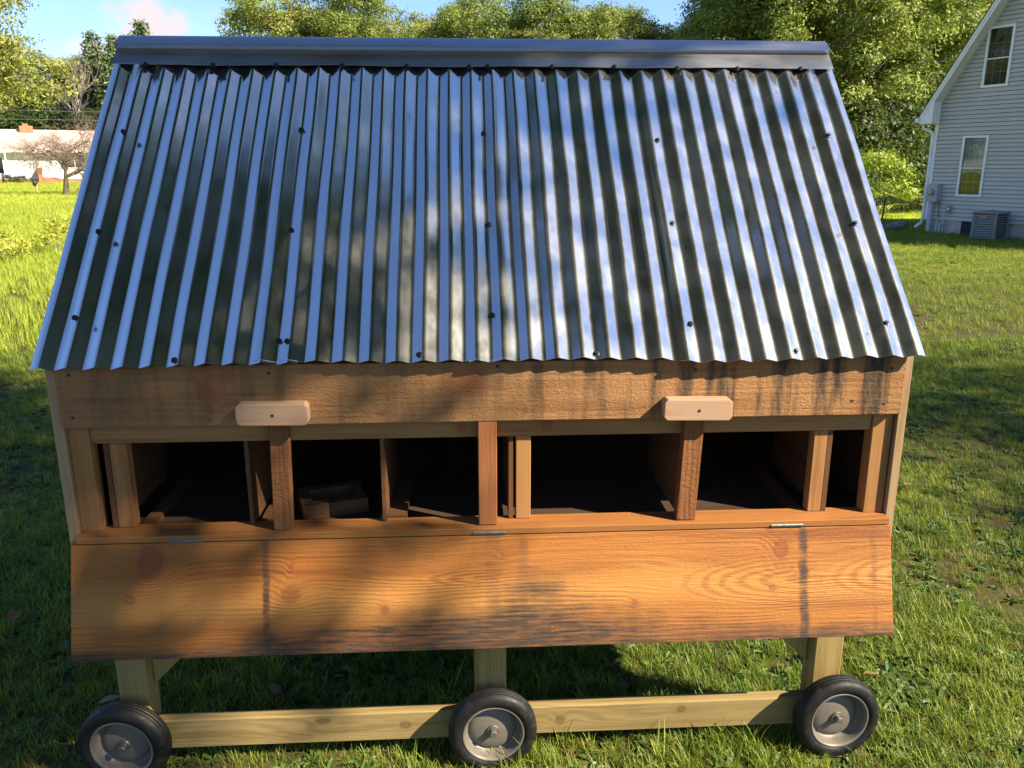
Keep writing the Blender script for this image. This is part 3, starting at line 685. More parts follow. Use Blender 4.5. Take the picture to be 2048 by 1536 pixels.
# ------------------------------------------------------------------ trees
def trees():
    rng = random.Random(11)
    A = tree_meshes(1, 13.0, 3.6, 1.6, nl=62, clumps=30, per=26, leaf=0.15, sig=0.19, lr=0.28)
    B = tree_meshes(2, 12.0, 3.2, 1.2, nl=54, clumps=34, per=26, leaf=0.145, sig=0.18, lr=0.29)
    Cc = tree_meshes(3, 14.0, 3.9, 2.0, nl=66, clumps=28, per=26, leaf=0.155, sig=0.21, lr=0.27)
    G = tree_meshes(4, 13.0, 3.6, 3.0, nl=56, clumps=28, per=24, leaf=0.17, sig=0.21, mat=LEAF_GOLD, lr=0.28)
    K = tree_meshes(5, 13.0, 2.7, 1.5, nl=60, clumps=60, per=10, leaf=0.26, sig=0.2, mat=LEAF_DARK, shape='cone', lr=0.42)
    U = tree_meshes(6, 4.4, 2.4, 0.2, nl=26, clumps=46, per=11, leaf=0.2, sig=0.2, mat=LEAF_SHRUB, trunk=0.08)
    # woodland edge right of the coop
    lab = 'tall green tree in the sunlit woodland edge beside the grey house'
    for az, d, m, s in [(15.7, 47, B, .80), (17.7, 44, A, .84), (19.6, 43, Cc, .95), (21.6, 43, A, 1.05), (23.6, 45, Cc, 1.1), (25.6, 48, B, 1.3), (27.8, 53, Cc, 1.35), (30.2, 59, A, 1.5),
                        (18.6, 53, Cc, 1.1), (21.0, 55, A, 1.3), (23.4, 57, Cc, 1.4), (26.2, 62, A, 1.6), (29.2, 70, Cc, 1.7), (32.5, 72, Cc, 1.7), (20.0, 66, Cc, 1.5), (24.5, 70, A, 1.8)]:
        place_tree('woodland_tree', m, polar(az, d), rng.uniform(0, 6.3), (s * rng.uniform(.95, 1.1), s * rng.uniform(.95, 1.1), s), lab, group='trees of the woodland edge beside the house')
    for az, d, s in [(16.5, 43, .9), (18.6, 41, 1.0), (20.3, 40, .9), (21.8, 39.5, .95), (23.2, 41, .8), (24.6, 42.5, 1.0), (26.2, 45, 1.1), (28.0, 48, 1.2), (29.8, 52, 1.3)]:
        place_tree('understory_shrub', U, polar(az, d), rng.uniform(0, 6.3), s, 'dark leafy shrub filling the foot of the woodland edge', 'shrub', 'shrubs along the woodland edge')
    # row of trees seen over the ridge
    lab = 'green leafy tree in the row seen above the coop ridge'
    az = -13.9
    for k in range(14):
        m = (G, A, G, Cc, G, B)[k % 6]; d = 66 + rng.uniform(-4, 5)
        s = (0.80 if k == 0 else 1.02) * rng.uniform(0.95, 1.12)
        if k == 13: s = 0.86
        gold = m is G
        place_tree('row_tree', m, polar(az, d), rng.uniform(0, 6.3), (s * 1.05, s * 1.05, s), 'yellow-tinged late summer tree in the row seen above the coop ridge' if gold else lab, group='yellowing trees in the row behind the coop' if gold else 'green trees in the row behind the coop')
        az += 2.2 + rng.uniform(-.15, .15)
    for az, d, m, s in [(-11, 80, A, 1.15), (-7, 82, Cc, 1.1), (-3, 80, A, 1.2), (1, 82, Cc, 1.2), (5, 80, A, 1.2), (9, 81, Cc, 1.15)]:
        place_tree('row_tree', m, polar(az, d), rng.uniform(0, 6.3), (s * 1.2, s * 1.2, s), 'tall green tree filling the gaps far behind the row above the coop ridge', group='far trees behind the row')
    # behind the ranch house
    for az, d, s, m in [(-22.0, 112, 1.26, K), (-20.9, 108, 1.2, K), (-19.3, 110, 1.35, K)]:
        place_tree('conifer', m, polar(az, d), rng.uniform(0, 6.3), (s * 1.2, s * 1.2, s), 'dark evergreen behind the ranch house and beside the bare grey tree', 'tree', 'evergreens behind the ranch house')
    for az, d, s, m in [(-24.9, 118, 1.12, A), (-26.5, 120, 1.25, G), (-23.4, 124, 1.05, B), (-22.3, 118, 1.15, G), (-21.0, 122, 1.3, A), (-19.6, 120, 1.35, G), (-18.2, 116, 1.3, A), (-28.8, 118, 1.2, A)]:
        place_tree('far_tree', m, polar(az, d), rng.uniform(0, 6.3), (s * 1.35, s * 1.35, s), ('yellowing' if m is G else 'dark green') + ' leafy tree rising behind the low ranch house roof', 'tree', ('yellowing' if m is G else 'green') + ' broadleaf trees behind the ranch house')
    for az in (-29, -27, -25.2, -23.6, -22, -20.4, -18.8):
        place_tree('understory_shrub', U, polar(az, 108 + rng.uniform(-2, 2)), rng.uniform(0, 6.3), (2.0, 2.0, 1.7), 'dark leafy shrub showing over the ranch house roof', 'shrub', 'shrubs behind the ranch house')
    # bare tree behind the ranch house
    T = empty('bare_tree', polar(-24.15, 104), 0.6, 'bare grey leafless tree standing behind the ranch house roof', 'tree'); T.scale = (1.0, 1.0, 1.06)
    link('trunk', bare_mesh(21, 15.0, 0.55, 0.30, levels=5, up=0.9, first=0.34, kids=(3, 4), shrink=0.68, mat=BARK_GREY), None, T)
    # old apple tree on the meadow
    T = empty('apple_tree', (-24.9, 52.5, 0), 0.4, 'old low fruit tree with bare tangled twigs in front of the ranch house', 'tree'); T.scale = (1.9, 1.9, 1.55)
    link('trunk', bare_mesh(33, 4.2, 0.95, 0.115, levels=6, up=0.35, first=0.26, kids=(4, 5), shrink=0.76, droop=0.6), None, T)
    # overhanging tree at the left edge of the meadow
    N_ = tree_meshes(9, 11.5, 4.3, 1.6, nl=76, clumps=34, per=22, leaf=0.12, sig=0.18, mat=LEAF_GOLD, trunk=0.25, lr=0.30)
    place_tree('yellowing_tree', N_, polar(-31.9, 33), 0.9, 1.0, 'yellowing leafy tree whose branches overhang the meadow by the ranch house')
    # the trees the coop stands under: they shade it and show in the roof
    low = [((2.0, 0.4, 7.0), 1.0), ((1.0, 0.2, 6.6), 1.1), ((1.3, 1.1, 7.2), 1.0), ((1.9, -0.5, 6.8), 0.9), ((2.55, 0.75, 7.0), 0.55),
           ((0.85, 3.1, 7.5), 1.1), ((1.85, 2.1, 7.5), 1.0), ((-0.15, 4.6, 7.5), 1.2), ((1.35, 4.3, 7.6), 1.1), ((2.25, 3.3, 7.4), 0.9)]  # low boughs out of view, added to shade the left door and lawn
    Sh = tree_meshes(14, 15.0, 4.6, 6.4, nl=70, clumps=44, per=12, leaf=0.18, sig=0.24, mat=LEAF_SHADE, trunk=0.34, lr=0.30, off=(-0.62, 0.8), boughs=low)
    place_tree('shade_tree', Sh, (3.4, -4.6, 0), 0.0, 1.0, 'large tree whose crown spreads over the coop and shades its left half')
    Sh3 = tree_meshes(16, 13.6, 3.5, 7.2, nl=52, clumps=44, per=12, leaf=0.18, sig=0.24, mat=LEAF_SHADE, trunk=0.26, lr=0.32, off=(1.0, 3.3))
    place_tree('shade_tree', Sh3, (-3.0, -4.2, 0), 0.0, 1.0, 'leaning tree on the meadow side whose high crown reflects in the corrugated roof')
    Sh2 = tree_meshes(15, 11.0, 2.7, 4.6, nl=30, clumps=13, per=11, leaf=0.19, sig=0.28, mat=LEAF_SHADE, trunk=0.22)
    place_tree('shade_tree', Sh2, (12.4, -1.6, 0), 1.2, 1.0, 'slender tree on the lawn beyond the grey house corner, dappling the grass')
trees()

# fresh green bush and weeds
fb = tree_meshes(41, 2.3, 1.25, 0.1, nl=26, clumps=60, per=10, leaf=0.13, sig=0.13, mat=LEAF_FRESH, trunk=0.05)
place_tree('bush', fb, (15.6, 28.9, 0), 0.3, 1.0, 'bright yellow-green bush at the foot of the woodland', 'bush')
fb2 = tree_meshes(42, 1.0, 0.9, 0.05, nl=18, clumps=60, per=9, leaf=0.12, sig=0.1, mat=LEAF_SHRUB, trunk=0.03)
for x, y, s in [(17.3, 30.2, .8), (18.2, 30.6, .9), (19.3, 31.2, 1.4)]:
    place_tree('bush', fb2, (x, y, 0), x, s, 'low dark green bush between the bright bush and the grey house', 'bush', 'low bushes by the house corner')
wd = tree_meshes(43, 0.85, 0.55, 0.12, nl=16, clumps=60, per=7, leaf=0.085, sig=0.08, mat=LEAF_WEED, trunk=0.014, lr=0.30)
wd2 = tree_meshes(44, 0.75, 0.6, 0.05, nl=20, clumps=60, per=8, leaf=0.085, sig=0.09, mat=LEAF_WEED, trunk=0.014, lr=0.34)
place_tree('weed', wd, (-8.75, 16.2, 0), 0.2, 0.95, 'thin sapling weed with sparse reddish leaves in the meadow beside the roof edge', 'weed')
place_tree('weed', wd2, (-9.0, 14.4, 0), 1.2, 0.85, 'bushy yellow-green weed in the meadow away from the coop', 'weed')

# ------------------------------------------------------------------ grey house on the right
VINYL = plain('vinyl_siding', (0.49, 0.455, 0.41), 0.55, vary=0.06, scale=2)
WHITE = plain('white_trim', (0.78, 0.78, 0.76), 0.5, vary=0.04, scale=3)
SOFFIT = plain('soffit', (0.66, 0.65, 0.58), 0.6, vary=0.05, scale=3)
CONC = plain('concrete', (0.40, 0.38, 0.35), 0.9, vary=0.2, scale=4)
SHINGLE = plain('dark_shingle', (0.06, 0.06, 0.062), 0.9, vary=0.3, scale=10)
GREYBOX = plain('grey_steel_box', (0.33, 0.35, 0.38), 0.45, vary=0.06)
PVC = plain('grey_conduit', (0.42, 0.45, 0.50), 0.5, vary=0.06)
ROOM_DARK = plain('unlit_room_paint', (0.025, 0.025, 0.03), 0.9)  # near-black panels painted to stand in for unlit rooms behind glass
BRASS = plain('meter_face', (0.36, 0.31, 0.24), 0.3, 0.3)
RUST = plain('rusty_outlet', (0.30, 0.17, 0.13), 0.7, vary=0.4, scale=40)
def glass_mat():
    t = NT('window_glass')
    g = t.n('BsdfGlossy'); g.inputs['Roughness'].default_value = 0.03; t.put(g.inputs['Color'], (0.9, 0.9, 0.9))
    tr = t.n('BsdfTransparent'); t.put(tr.inputs['Color'], (0.75, 0.8, 0.8))
    fr = t.n('Fresnel'); fr.inputs['IOR'].default_value = 1.5
    ms = t.n('MixShader'); t.put(ms.inputs[0], t.m('ADD', t.m('MULTIPLY', fr.outputs[0], 0.6), 0.01))
    t.t.links.new(tr.outputs[0], ms.inputs[1]); t.t.links.new(g.outputs[0], ms.inputs[2]); t.t.links.new(ms.outputs[0], t.out.inputs[0])
    return t.mat
GLASS = glass_mat()
def curtain_mat():
    t = NT('lace_curtain'); x, y, z = t.xyz(t.coords())
    dx = t.m('MULTIPLY', t.m('SUBTRACT', x, 0.27), 1.0); dz = t.m('MULTIPLY', t.m('SUBTRACT', z, 1.12), 0.62)
    r = t.m('SQRT', t.m('ADD', t.m('MULTIPLY', dx, dx), t.m('MULTIPLY', dz, dz)))
    s = t.ss(t.m('SINE', t.m('MULTIPLY', r, 85)), -0.4, 0.6)
    n = t.noise(t.coords(), 60, 3)
    col = t.mix(t.m('MULTIPLY', s, t.ss(r, 0.06, 0.22, 1.0, 0.35)), (0.60, 0.54, 0.45), (0.85, 0.80, 0.70))
    col = t.mix(t.ss(n, 0.4, 0.7, 0, 0.3), col, (0.3, 0.26, 0.2))
    return t.pbr(col, 0.9)
LACE = curtain_mat()
SHEER = plain('sheer_curtain', (0.12, 0.12, 0.13), 0.9, vary=0.5, scale=14)
def house():
    H = empty('house', (12.8, 20.57, 0), R(-65), 'grey vinyl sided house with steep white trimmed gable beside the woodland', 'house')
    Wd, Dp, EH, SLP = 7.4, 9.0, 3.34, 1.55
    RH = EH + SLP * Wd / 2
    # wall core, a little behind the siding; dark to imitate shadow lines in the gaps
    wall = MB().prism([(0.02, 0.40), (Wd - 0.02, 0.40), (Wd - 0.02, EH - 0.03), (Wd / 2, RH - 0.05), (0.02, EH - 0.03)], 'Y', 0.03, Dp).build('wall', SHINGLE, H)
    found = box('foundation', CONC, H, 0.03, Wd - 0.03, 0.035, Dp - 0.02, -0.3, 0.399)
    wins = [(0.90, 1.49, 1.09, 2.53), (1.20, 1.78, 3.82, 5.16)]
    e = 0.105; z = 0.40; prof_cache = {}
    while z < RH - 0.2:
        z1 = z + e - 0.010
        if z1 < EH: segs = [(0.085, Wd - 0.085)]
        else:
            k = (z - EH) / SLP; segs = [(max(0.085, k + 0.005), Wd - max(0.085, k + 0.005))]
        for (a, b, c, d) in wins:
            if z + e > c - 0.06 and z < d + 0.055:
                s = segs[-1]; segs = segs[:-1] + [(s[0], a - 0.062), (b + 0.062, s[1])]
        for (x0, x1) in segs:
            if x1 - x0 < 0.02: continue
            MB().prism([(-0.002, z), (0.029, z), (0.029, z1), (0.026, z1)], 'X', x0, x1).build('siding_board', VINYL, wall)
        z += e
    # corner boards, rake, soffit, eave return
    box('corner_board', WHITE, H, -0.012, 0.084, -0.012, 0.10, 0.385, EH - 0.12)
    box('corner_board', WHITE, H, Wd - 0.084, Wd + 0.012, -0.012, 0.10, 0.385, EH - 0.12)
    ov = 0.34
    for sgn in (0, 1):
        def fx(x): return Wd - x if sgn else x
        lo = lambda x: EH + SLP * x
        x0 = -0.27; T = 0.20
        slab = MB().prism([(fx(x0), lo(x0)), (fx(Wd / 2), lo(Wd / 2)), (fx(Wd / 2), lo(Wd / 2) + T), (fx(x0), lo(x0) + T)], 'Y', -ov + 0.021, Dp + 0.3).build('roof', SOFFIT, H)
        MB().prism([(fx(x0 - 0.02), lo(x0 - 0.02) + T + 0.003), (fx(Wd / 2), lo(Wd / 2) + T + 0.003), (fx(Wd / 2), lo(Wd / 2) + T + 0.045), (fx(x0 - 0.02), lo(x0 - 0.02) + T + 0.045)], 'Y', -ov - 0.03, Dp + 0.33).build('shingles', SHINGLE, slab)
        MB().prism([(fx(x0), lo(x0) - 0.012), (fx(Wd / 2), lo(Wd / 2) - 0.012), (fx(Wd / 2), lo(Wd / 2) + T), (fx(x0), lo(x0) + T)], 'Y', -ov, -ov + 0.02).build('rake_board', WHITE, slab)
        MB().prism([(fx(x0), lo(x0) + T * 0.5), (fx(Wd / 2), lo(Wd / 2) + T * 0.5), (fx(Wd / 2), lo(Wd / 2) + T + 0.001), (fx(x0), lo(x0) + T + 0.001)], 'Y', -ov - 0.018, -ov - 0.001).build('rake_board', WHITE, slab)
        MB().prism([(fx(x0), 2.92), (fx(0.10), 2.92), (fx(0.10), lo(0.10) - 0.014), (fx(x0), lo(x0) - 0.014)], 'Y', -ov + 0.004, -0.006).build('eave_return', WHITE, slab)
        MB().prism([(fx(x0), 2.92), (fx(-0.02), 2.92), (fx(-0.02), lo(-0.02) - 0.014), (fx(x0), lo(x0) - 0.014)], 'Y', 0.0, Dp).build('eave_box', WHITE, slab)
        MB().box(min(fx(x0 - 0.002), fx(x0 - 0.11)), max(fx(x0 - 0.002), fx(x0 - 0.11)), -ov - 0.05, Dp, 2.96, 3.07).build('gutter', WHITE, slab)
    MB().tube([(-0.30, -0.16, 2.95), (-0.28, -0.12, 2.82), (-0.06, -0.04, 2.70), (-0.045, -0.02, 2.60), (-0.045, -0.02, 0.42), (-0.06, -0.05, 0.28), (-0.16, -0.16, 0.16)], 0.042, 8).build('downspout', WHITE, H)
    # windows
    def window(a, b, c, d, curtain):
        Wn = empty('window', (a, 0, c)); Wn.parent = H
        w_, h_ = b - a, d - c; f = 0.055; y0 = -0.016; y1 = 0.028
        for q in ((-0.06, 0.0, -0.06, h_ + 0.06), (w_, w_ + 0.06, -0.06, h_ + 0.06), (0.0, w_, h_, h_ + 0.06), (0.0, w_, -0.06, 0.0)):
            box('casing', WHITE, Wn, q[0], q[1], y0, y1, q[2], q[3])
        mid = h_ * 0.47
        box('meeting_rail', WHITE, Wn, 0.001, w_ - 0.001, 0.000, 0.026, mid - 0.014, mid + 0.014)
        for z0, z1 in ((0.0, mid - 0.014), (mid + 0.014, h_)):
            MB().box(0.001, w_ - 0.001, 0.016, 0.020, z0 + 0.001, z1 - 0.001).build('pane', GLASS, Wn)
            for k in (1, 2):
                box('muntin', PVC, Wn, w_ * k / 3 - 0.006, w_ * k / 3 + 0.006, 0.0205, 0.0245, z0 + 0.002, z1 - 0.002)
            box('muntin', PVC, Wn, 0.002, w_ - 0.002, 0.0247, 0.027, (z0 + z1) / 2 - 0.006, (z0 + z1) / 2 + 0.006)
        if curtain:
            bm = MB(); n = 24
            zlow = lambda i: 0.36 * h_ + 0.05 * math.sin(i / n * math.pi)
            bm.add([(0.02 + (w_ - 0.04) * i / n, 0.0274 + 0.0008 * math.sin(i * 1.9), zz) for i in range(n + 1) for zz in (zlow(i), h_ - 0.02)],
                   [(2 * i, 2 * i + 2, 2 * i + 3, 2 * i + 1) for i in range(n)])
            bm.build('curtain', LACE, Wn)
        box('dark_room_panel', ROOM_DARK, Wn, 0.0, w_, 0.0285, 0.0296, 0.0, h_)
    window(*wins[0], True); window(*wins[1], False)
    # meter, conduits, outlet
    mb = box('electric_meter', GREYBOX, H, 0.14, 0.42, -0.20, 0.004, 0.87, 1.35, 0.008)
    MB().lathe([(0.0, -0.285), (0.055, -0.285), (0.075, -0.27), (0.078, -0.2005)], 'Y', 24, (0.26, 0, 1.13)).build('meter_dial', BRASS, mb)
    MB().tube([(0.215, -0.09, 0.868), (0.215, -0.09, -0.1)], 0.052, 12).build('conduit', PVC, H)
    for x, r_, z1 in ((0.44, 0.028, 0.36), (0.53, 0.030, 0.32), (0.62, 0.016, 0.56)): MB().tube([(x, -0.07, z1), (x, -0.07, -0.1)], r_, 10).build('conduit', PVC, H)
    MB().tube([(0.40, -0.05, 0.87), (0.42, -0.04, 0.74), (0.44, -0.05, 0.62), (0.43, -0.03, 0.5), (0.47, -0.05, 0.45)], 0.012, 6).build('cable', SHINGLE, H)
    ob = box('outlet_box', GREYBOX, H, 0.66, 0.78, -0.075, 0.004, 0.58, 0.79, 0.006)
    box('outlet_cover', RUST, ob, 0.672, 0.768, -0.084, -0.0755, 0.595, 0.775)
    box('outlet_plate', WHITE, ob, 0.70, 0.745, -0.088, -0.0845, 0.66, 0.725)
    bw = box('basement_window', ROOM_DARK, H, 1.08, 1.95, 0.022, 0.034, 0.02, 0.385)
    box('frame', BRASS, bw, 1.075, 1.10, 0.014, 0.0215, 0.0, 0.385)
    box('frame', PVC, bw, 1.52, 1.545, 0.014, 0.0215, 0.05, 0.34)
    box('pane', GLASS, bw, 1.55, 1.93, 0.016, 0.020, 0.06, 0.33)
house()
HM = Matrix.Translation((12.8, 20.57, 0)) @ Matrix.Rotation(R(-65), 4, 'Z')
def hpos(x, y, z=0.0): return tuple(HM @ Vector((x, y, z)))
# air conditioner on the lawn
ACM = plain('ac_grey_paint', (0.16, 0.18, 0.20), 0.45, vary=0.08)
ACD = plain('ac_fins', (0.03, 0.034, 0.038), 0.6)
LBL = plain('ac_label_red', (0.50, 0.16, 0.12), 0.5, vary=0.05)
ac = empty('air_conditioner', hpos(2.22, -0.50), R(-65 + 4), 'dark grey louvred air conditioner standing on grass against the house foundation', 'air conditioner')
q = 0.31; hh = 0.70
box('coil', ACD, ac, -q + 0.03, q - 0.03, -q + 0.03, q - 0.03, 0.02, hh - 0.02)
for sx in (-1, 1):
    for sy in (-1, 1):
        box('corner_post', ACM, ac, min(sx * q, sx * (q - .06)), max(sx * q, sx * (q - .06)), min(sy * q, sy * (q - .06)), max(sy * q, sy * (q - .06)), 0.0, hh - 0.041, 0.006)
for k in range(10):
    z0 = 0.05 + k * 0.0605
    for s_ in (-1, 1):
        box('louvre', ACM, ac, -q + 0.061, q - 0.061, min(s_ * (q - .006), s_ * (q - .022)), max(s_ * (q - .006), s_ * (q - .022)), z0, z0 + (0.026 if s_ > 0 else 0.040))
        box('louvre', ACM, ac, min(s_ * (q - .006), s_ * (q - .022)), max(s_ * (q - .006), s_ * (q - .022)), -q + 0.061, q - 0.061, z0, z0 + 0.020)
box('top_cover', ACM, ac, -q - 0.006, q + 0.006, -q - 0.006, q + 0.006, hh - 0.04, hh + 0.004, 0.008)
MB().lathe([(0.0, hh + 0.05), (0.05, hh + 0.05), (0.055, hh + 0.005)], 'Z', 16).build('fan_cap', ACM, ac)
box('label_plate', LBL, ac, -0.14, 0.06, -q - 0.001, -q + 0.005, 0.575, 0.625)
# stones by the downspout
STONE = plain('field_stone', (0.15, 0.135, 0.12), 0.9, vary=0.4, scale=7)
rs = random.Random(5)
for k in range(9):
    bm = bmesh.new(); bmesh.ops.create_icosphere(bm, subdivisions=2, radius=1.0)
    sx, sy, sz = rs.uniform(.12, .30), rs.uniform(.10, .24), rs.uniform(.07, .15)
    for v in bm.verts: v.co *= rs.uniform(0.86, 1.1); v.co = Vector((v.co.x * sx, v.co.y * sy, v.co.z * sz))
    me = bpy.data.meshes.new('stone'); bm.to_mesh(me); bm.free()
    p = hpos(-0.35 - 0.16 * k + rs.uniform(-.1, .1), -0.30 + rs.uniform(-.28, .22), sz * 0.55 + (0.12 if k < 3 else 0))
    o = link('stone', me, STONE, None, p, (0, 0, rs.uniform(0, 3)))
    tag(o, 'dark field stone in the pile below the house downspout', 'stone', 'stones piled at the house corner')
# low wire tray on a post
WIRE = plain('black_wire', (0.03, 0.03, 0.032), 0.5, 0.4)
tr = empty('wire_rack', (14.15, 25.6, 0), R(12), 'tilted black wire mesh rack on a post in front of the bright bush', 'rack')
MB().tube([(0, 0, -0.05), (0.04, 0, 0.70)], 0.028, 8).build('post', WIRE, tr)
fm = MB(); fz = lambda x, y: 0.60 + 0.06 * x + 0.20 * (y + .3)
for a, b in (((-.75, -.35), (.72, -.35)), ((.72, -.35), (.55, .35)), ((.55, .35), (-.75, .35)), ((-.75, .35), (-.75, -.35))): fm.tube([(a[0], a[1], fz(*a)), (b[0], b[1], fz(*b))], 0.016, 6)
fm.build('frame', WIRE, tr)
for k in range(15): MB().tube([(-.70 + k * .085, -.34, fz(-.70 + k * .085, -.34)), (-.70 + k * .085, .34, fz(-.70 + k * .085, .34))], 0.007, 4).build('wire', WIRE, tr)
for k in range(6): MB().tube([(-.73, -.28 + k * .11, fz(-.73, -.28 + k * .11) + .012), (.55, -.28 + k * .11, fz(.55, -.28 + k * .11) + .012)], 0.006, 4).build('wire', WIRE, tr)

# ------------------------------------------------------------------ ranch house across the meadow
def brick_mat():
    t = NT('far_brick'); c = t.coords()
    b = t.n('TexBrick'); t.put(b.inputs['Vector'], t.scale(c, (1, 1, 1))); b.inputs['Scale'].default_value = 4.5
    t.put(b.inputs['Color1'], (0.40, 0.155, 0.075)); t.put(b.inputs['Color2'], (0.32, 0.115, 0.06)); t.put(b.inputs['Mortar'], (0.42, 0.30, 0.22))
    return t.pbr(b.outputs['Color'], 0.9)
BRICK = brick_mat()
RWHITE = plain('ranch_siding', (0.74, 0.75, 0.76), 0.6, vary=0.05, scale=1)
RROOF = plain('ranch_shingles', (0.46, 0.34, 0.29), 0.9, vary=0.14, scale=3)
def ranch():
    Hh = empty('ranch_house', (-45.16, 83.72, 0), math.atan2(0.4545, 0.8908), 'low white ranch house with tan roof and brick base across the meadow', 'house')
    L0, L1, Dp = -6.0, 13.0, 8.0
    box('wall', RWHITE, Hh, L0, L1, 0.0, Dp, 0.45, 3.15)
    box('brick_base', BRICK, Hh, L0 - 0.02, L1 + 0.02, -0.04, Dp, -0.3, 0.449)
    rf = MB().prism([(-0.75, 3.02), (Dp / 2, 5.12), (Dp + 0.75, 3.02), (Dp + 0.75, 3.16), (Dp / 2, 5.28), (-0.75, 3.16)], 'X', L0 - 0.5, L1 + 0.5).build('roof', RROOF, Hh)
    box('fascia', WHITE, rf, L0 - 0.5, L1 + 0.5, -0.80, -0.752, 2.98, 3.2)
    box('soffit', SOFFIT, rf, L0 - 0.3, L1 + 0.3, -0.75, -0.002, 2.94, 3.0)
    ch = box('chimney', BRICK, rf, 2.35, 3.55, 3.2, 3.9, 4.3, 5.62)
    box('chimney_pot', BRICK, ch, 2.65, 3.15, 3.35, 3.75, 5.622, 5.85)
    # picture windows under the eave and a brick planter
    for a, b, z0, z1 in ((5.6, 7.9, 1.55, 2.75), (8.6, 10.4, 1.55, 2.75), (-1.4, 0.5, 1.0, 2.5)):
        Wn = empty('window', (a, 0, z0)); Wn.parent = Hh
        w_, h_ = b - a, z1 - z0
        box('dark_room_panel', ROOM_DARK, Wn, 0, w_, -0.02, -0.004, 0, h_)
        box('pane', GLASS, Wn, 0, w_, -0.045, -0.040, 0, h_)
        for q in ((-.08, 0.0, -.08, h_ + .08), (w_, w_ + .08, -.08, h_ + .08), (0, w_, -.08, 0), (0, w_, h_, h_ + .08), (w_ / 2 - .04, w_ / 2 + .04, 0, h_)):
            box('frame', WHITE, Wn, q[0], q[1], -0.07, -0.001, q[2], q[3])
    box('porch_post', WHITE, Hh, 0.70, 0.84, -0.74, -0.60, 0.449, 2.93)
    box('brick_pier', BRICK, Hh, 3.35, 3.75, -1.05, -0.05, -0.2, 1.55)
    box('brick_step', BRICK, Hh, 3.76, 5.2, -1.10, -0.05, -0.2, 0.60)
    box('step_cap', WHITE, Hh, 3.76, 5.25, -1.14, -0.05, 0.605, 0.66)
    for k in range(4): MB().tube([(2.3 + k * .3, -0.8, 0), (2.3 + k * .3, -0.8, 0.35 + k * .17)], 0.035, 6).build('railing_post', SHINGLE, Hh)
    MB().tube([(2.2, -0.8, 0.33), (3.3, -0.8, 0.95)], 0.035, 6).build('railing', SHINGLE, Hh)
ranch()
RM = Matrix.Translation((-45.16, 83.72, 0)) @ Matrix.Rotation(math.atan2(0.4545, 0.8908), 4, 'Z')
sb = tree_meshes(51, 0.95, 0.9, 0.05, nl=18, clumps=50, per=10, leaf=0.14, sig=0.12, mat=LEAF_SHRUB, trunk=0.03)
for x, s in ((0.9, .95), (1.75, .85), (7.6, .55), (8.6, .6)):
    place_tree('foundation_shrub', sb, tuple(RM @ Vector((x, -1.1, 0))), x * 3, s, 'rounded shrub planted against the ranch house brick base', 'shrub', 'shrubs at the ranch house')
# small post with a dark lamp-like top on the meadow
pp = empty('yard_post', (-28.9, 57.2, 0), 0, 'short pale post with a black round top in the meadow near the bare fruit tree', 'post')
MB().tube([(0, 0, -.05), (0.02, 0, 0.62)], 0.06, 8).build('stake', plain('pale_stake', (0.45, 0.30, 0.2), 0.8), pp)
MB().lathe([(0.0, 0.0), (0.10, 0.04), (0.15, 0.18), (0.12, 0.34), (0.0, 0.42)], 'Z', 16, (-0.06, -0.05, 0.42)).build('round_top', WIRE, pp, smooth=True)
# overhead wires and the poles that carry them
CABLE = plain('overhead_wire', (0.10, 0.10, 0.10), 0.6)
POLE = plain('weathered_pole', (0.17, 0.14, 0.12), 0.9, vary=0.3)
PX = [(-62.0, 76.0), (-12.0, 81.0)]
for i, (x, y) in enumerate(PX):
    p = empty('utility_pole', (x, y, 0), 0.1, 'wooden utility pole standing ' + ('beyond the left end of the ranch house' if i == 0 else 'behind the coop roof'), 'utility pole')
    MB().tube([(0, 0, -0.3), (0, 0, 10.2)], [0.16, 0.11], 10).build('shaft', POLE, p)
    MB().box(-0.06, 0.06, -1.0, 1.0, 9.3, 9.42).build('crossarm', POLE, p)
for z0, z1, o_, lb in ((9.3, 9.1, 0.8, 'topmost'), (7.2, 6.5, 0.0, 'middle'), (6.3, 5.9, 0.15, 'lowest')):
    pts = []
    for k in range(25):
        t = k / 24; x = PX[0][0] + (PX[1][0] - PX[0][0]) * t; y = PX[0][1] + (PX[1][1] - PX[0][1]) * t + o_
        pts.append((x, y, z0 + (z1 - z0) * t - 0.35 * 4 * t * (1 - t)))
    tag(MB().tube(pts, 0.028, 5).build('overhead_wire', CABLE), lb + ' overhead wire crossing above the ranch house roof', 'wire')

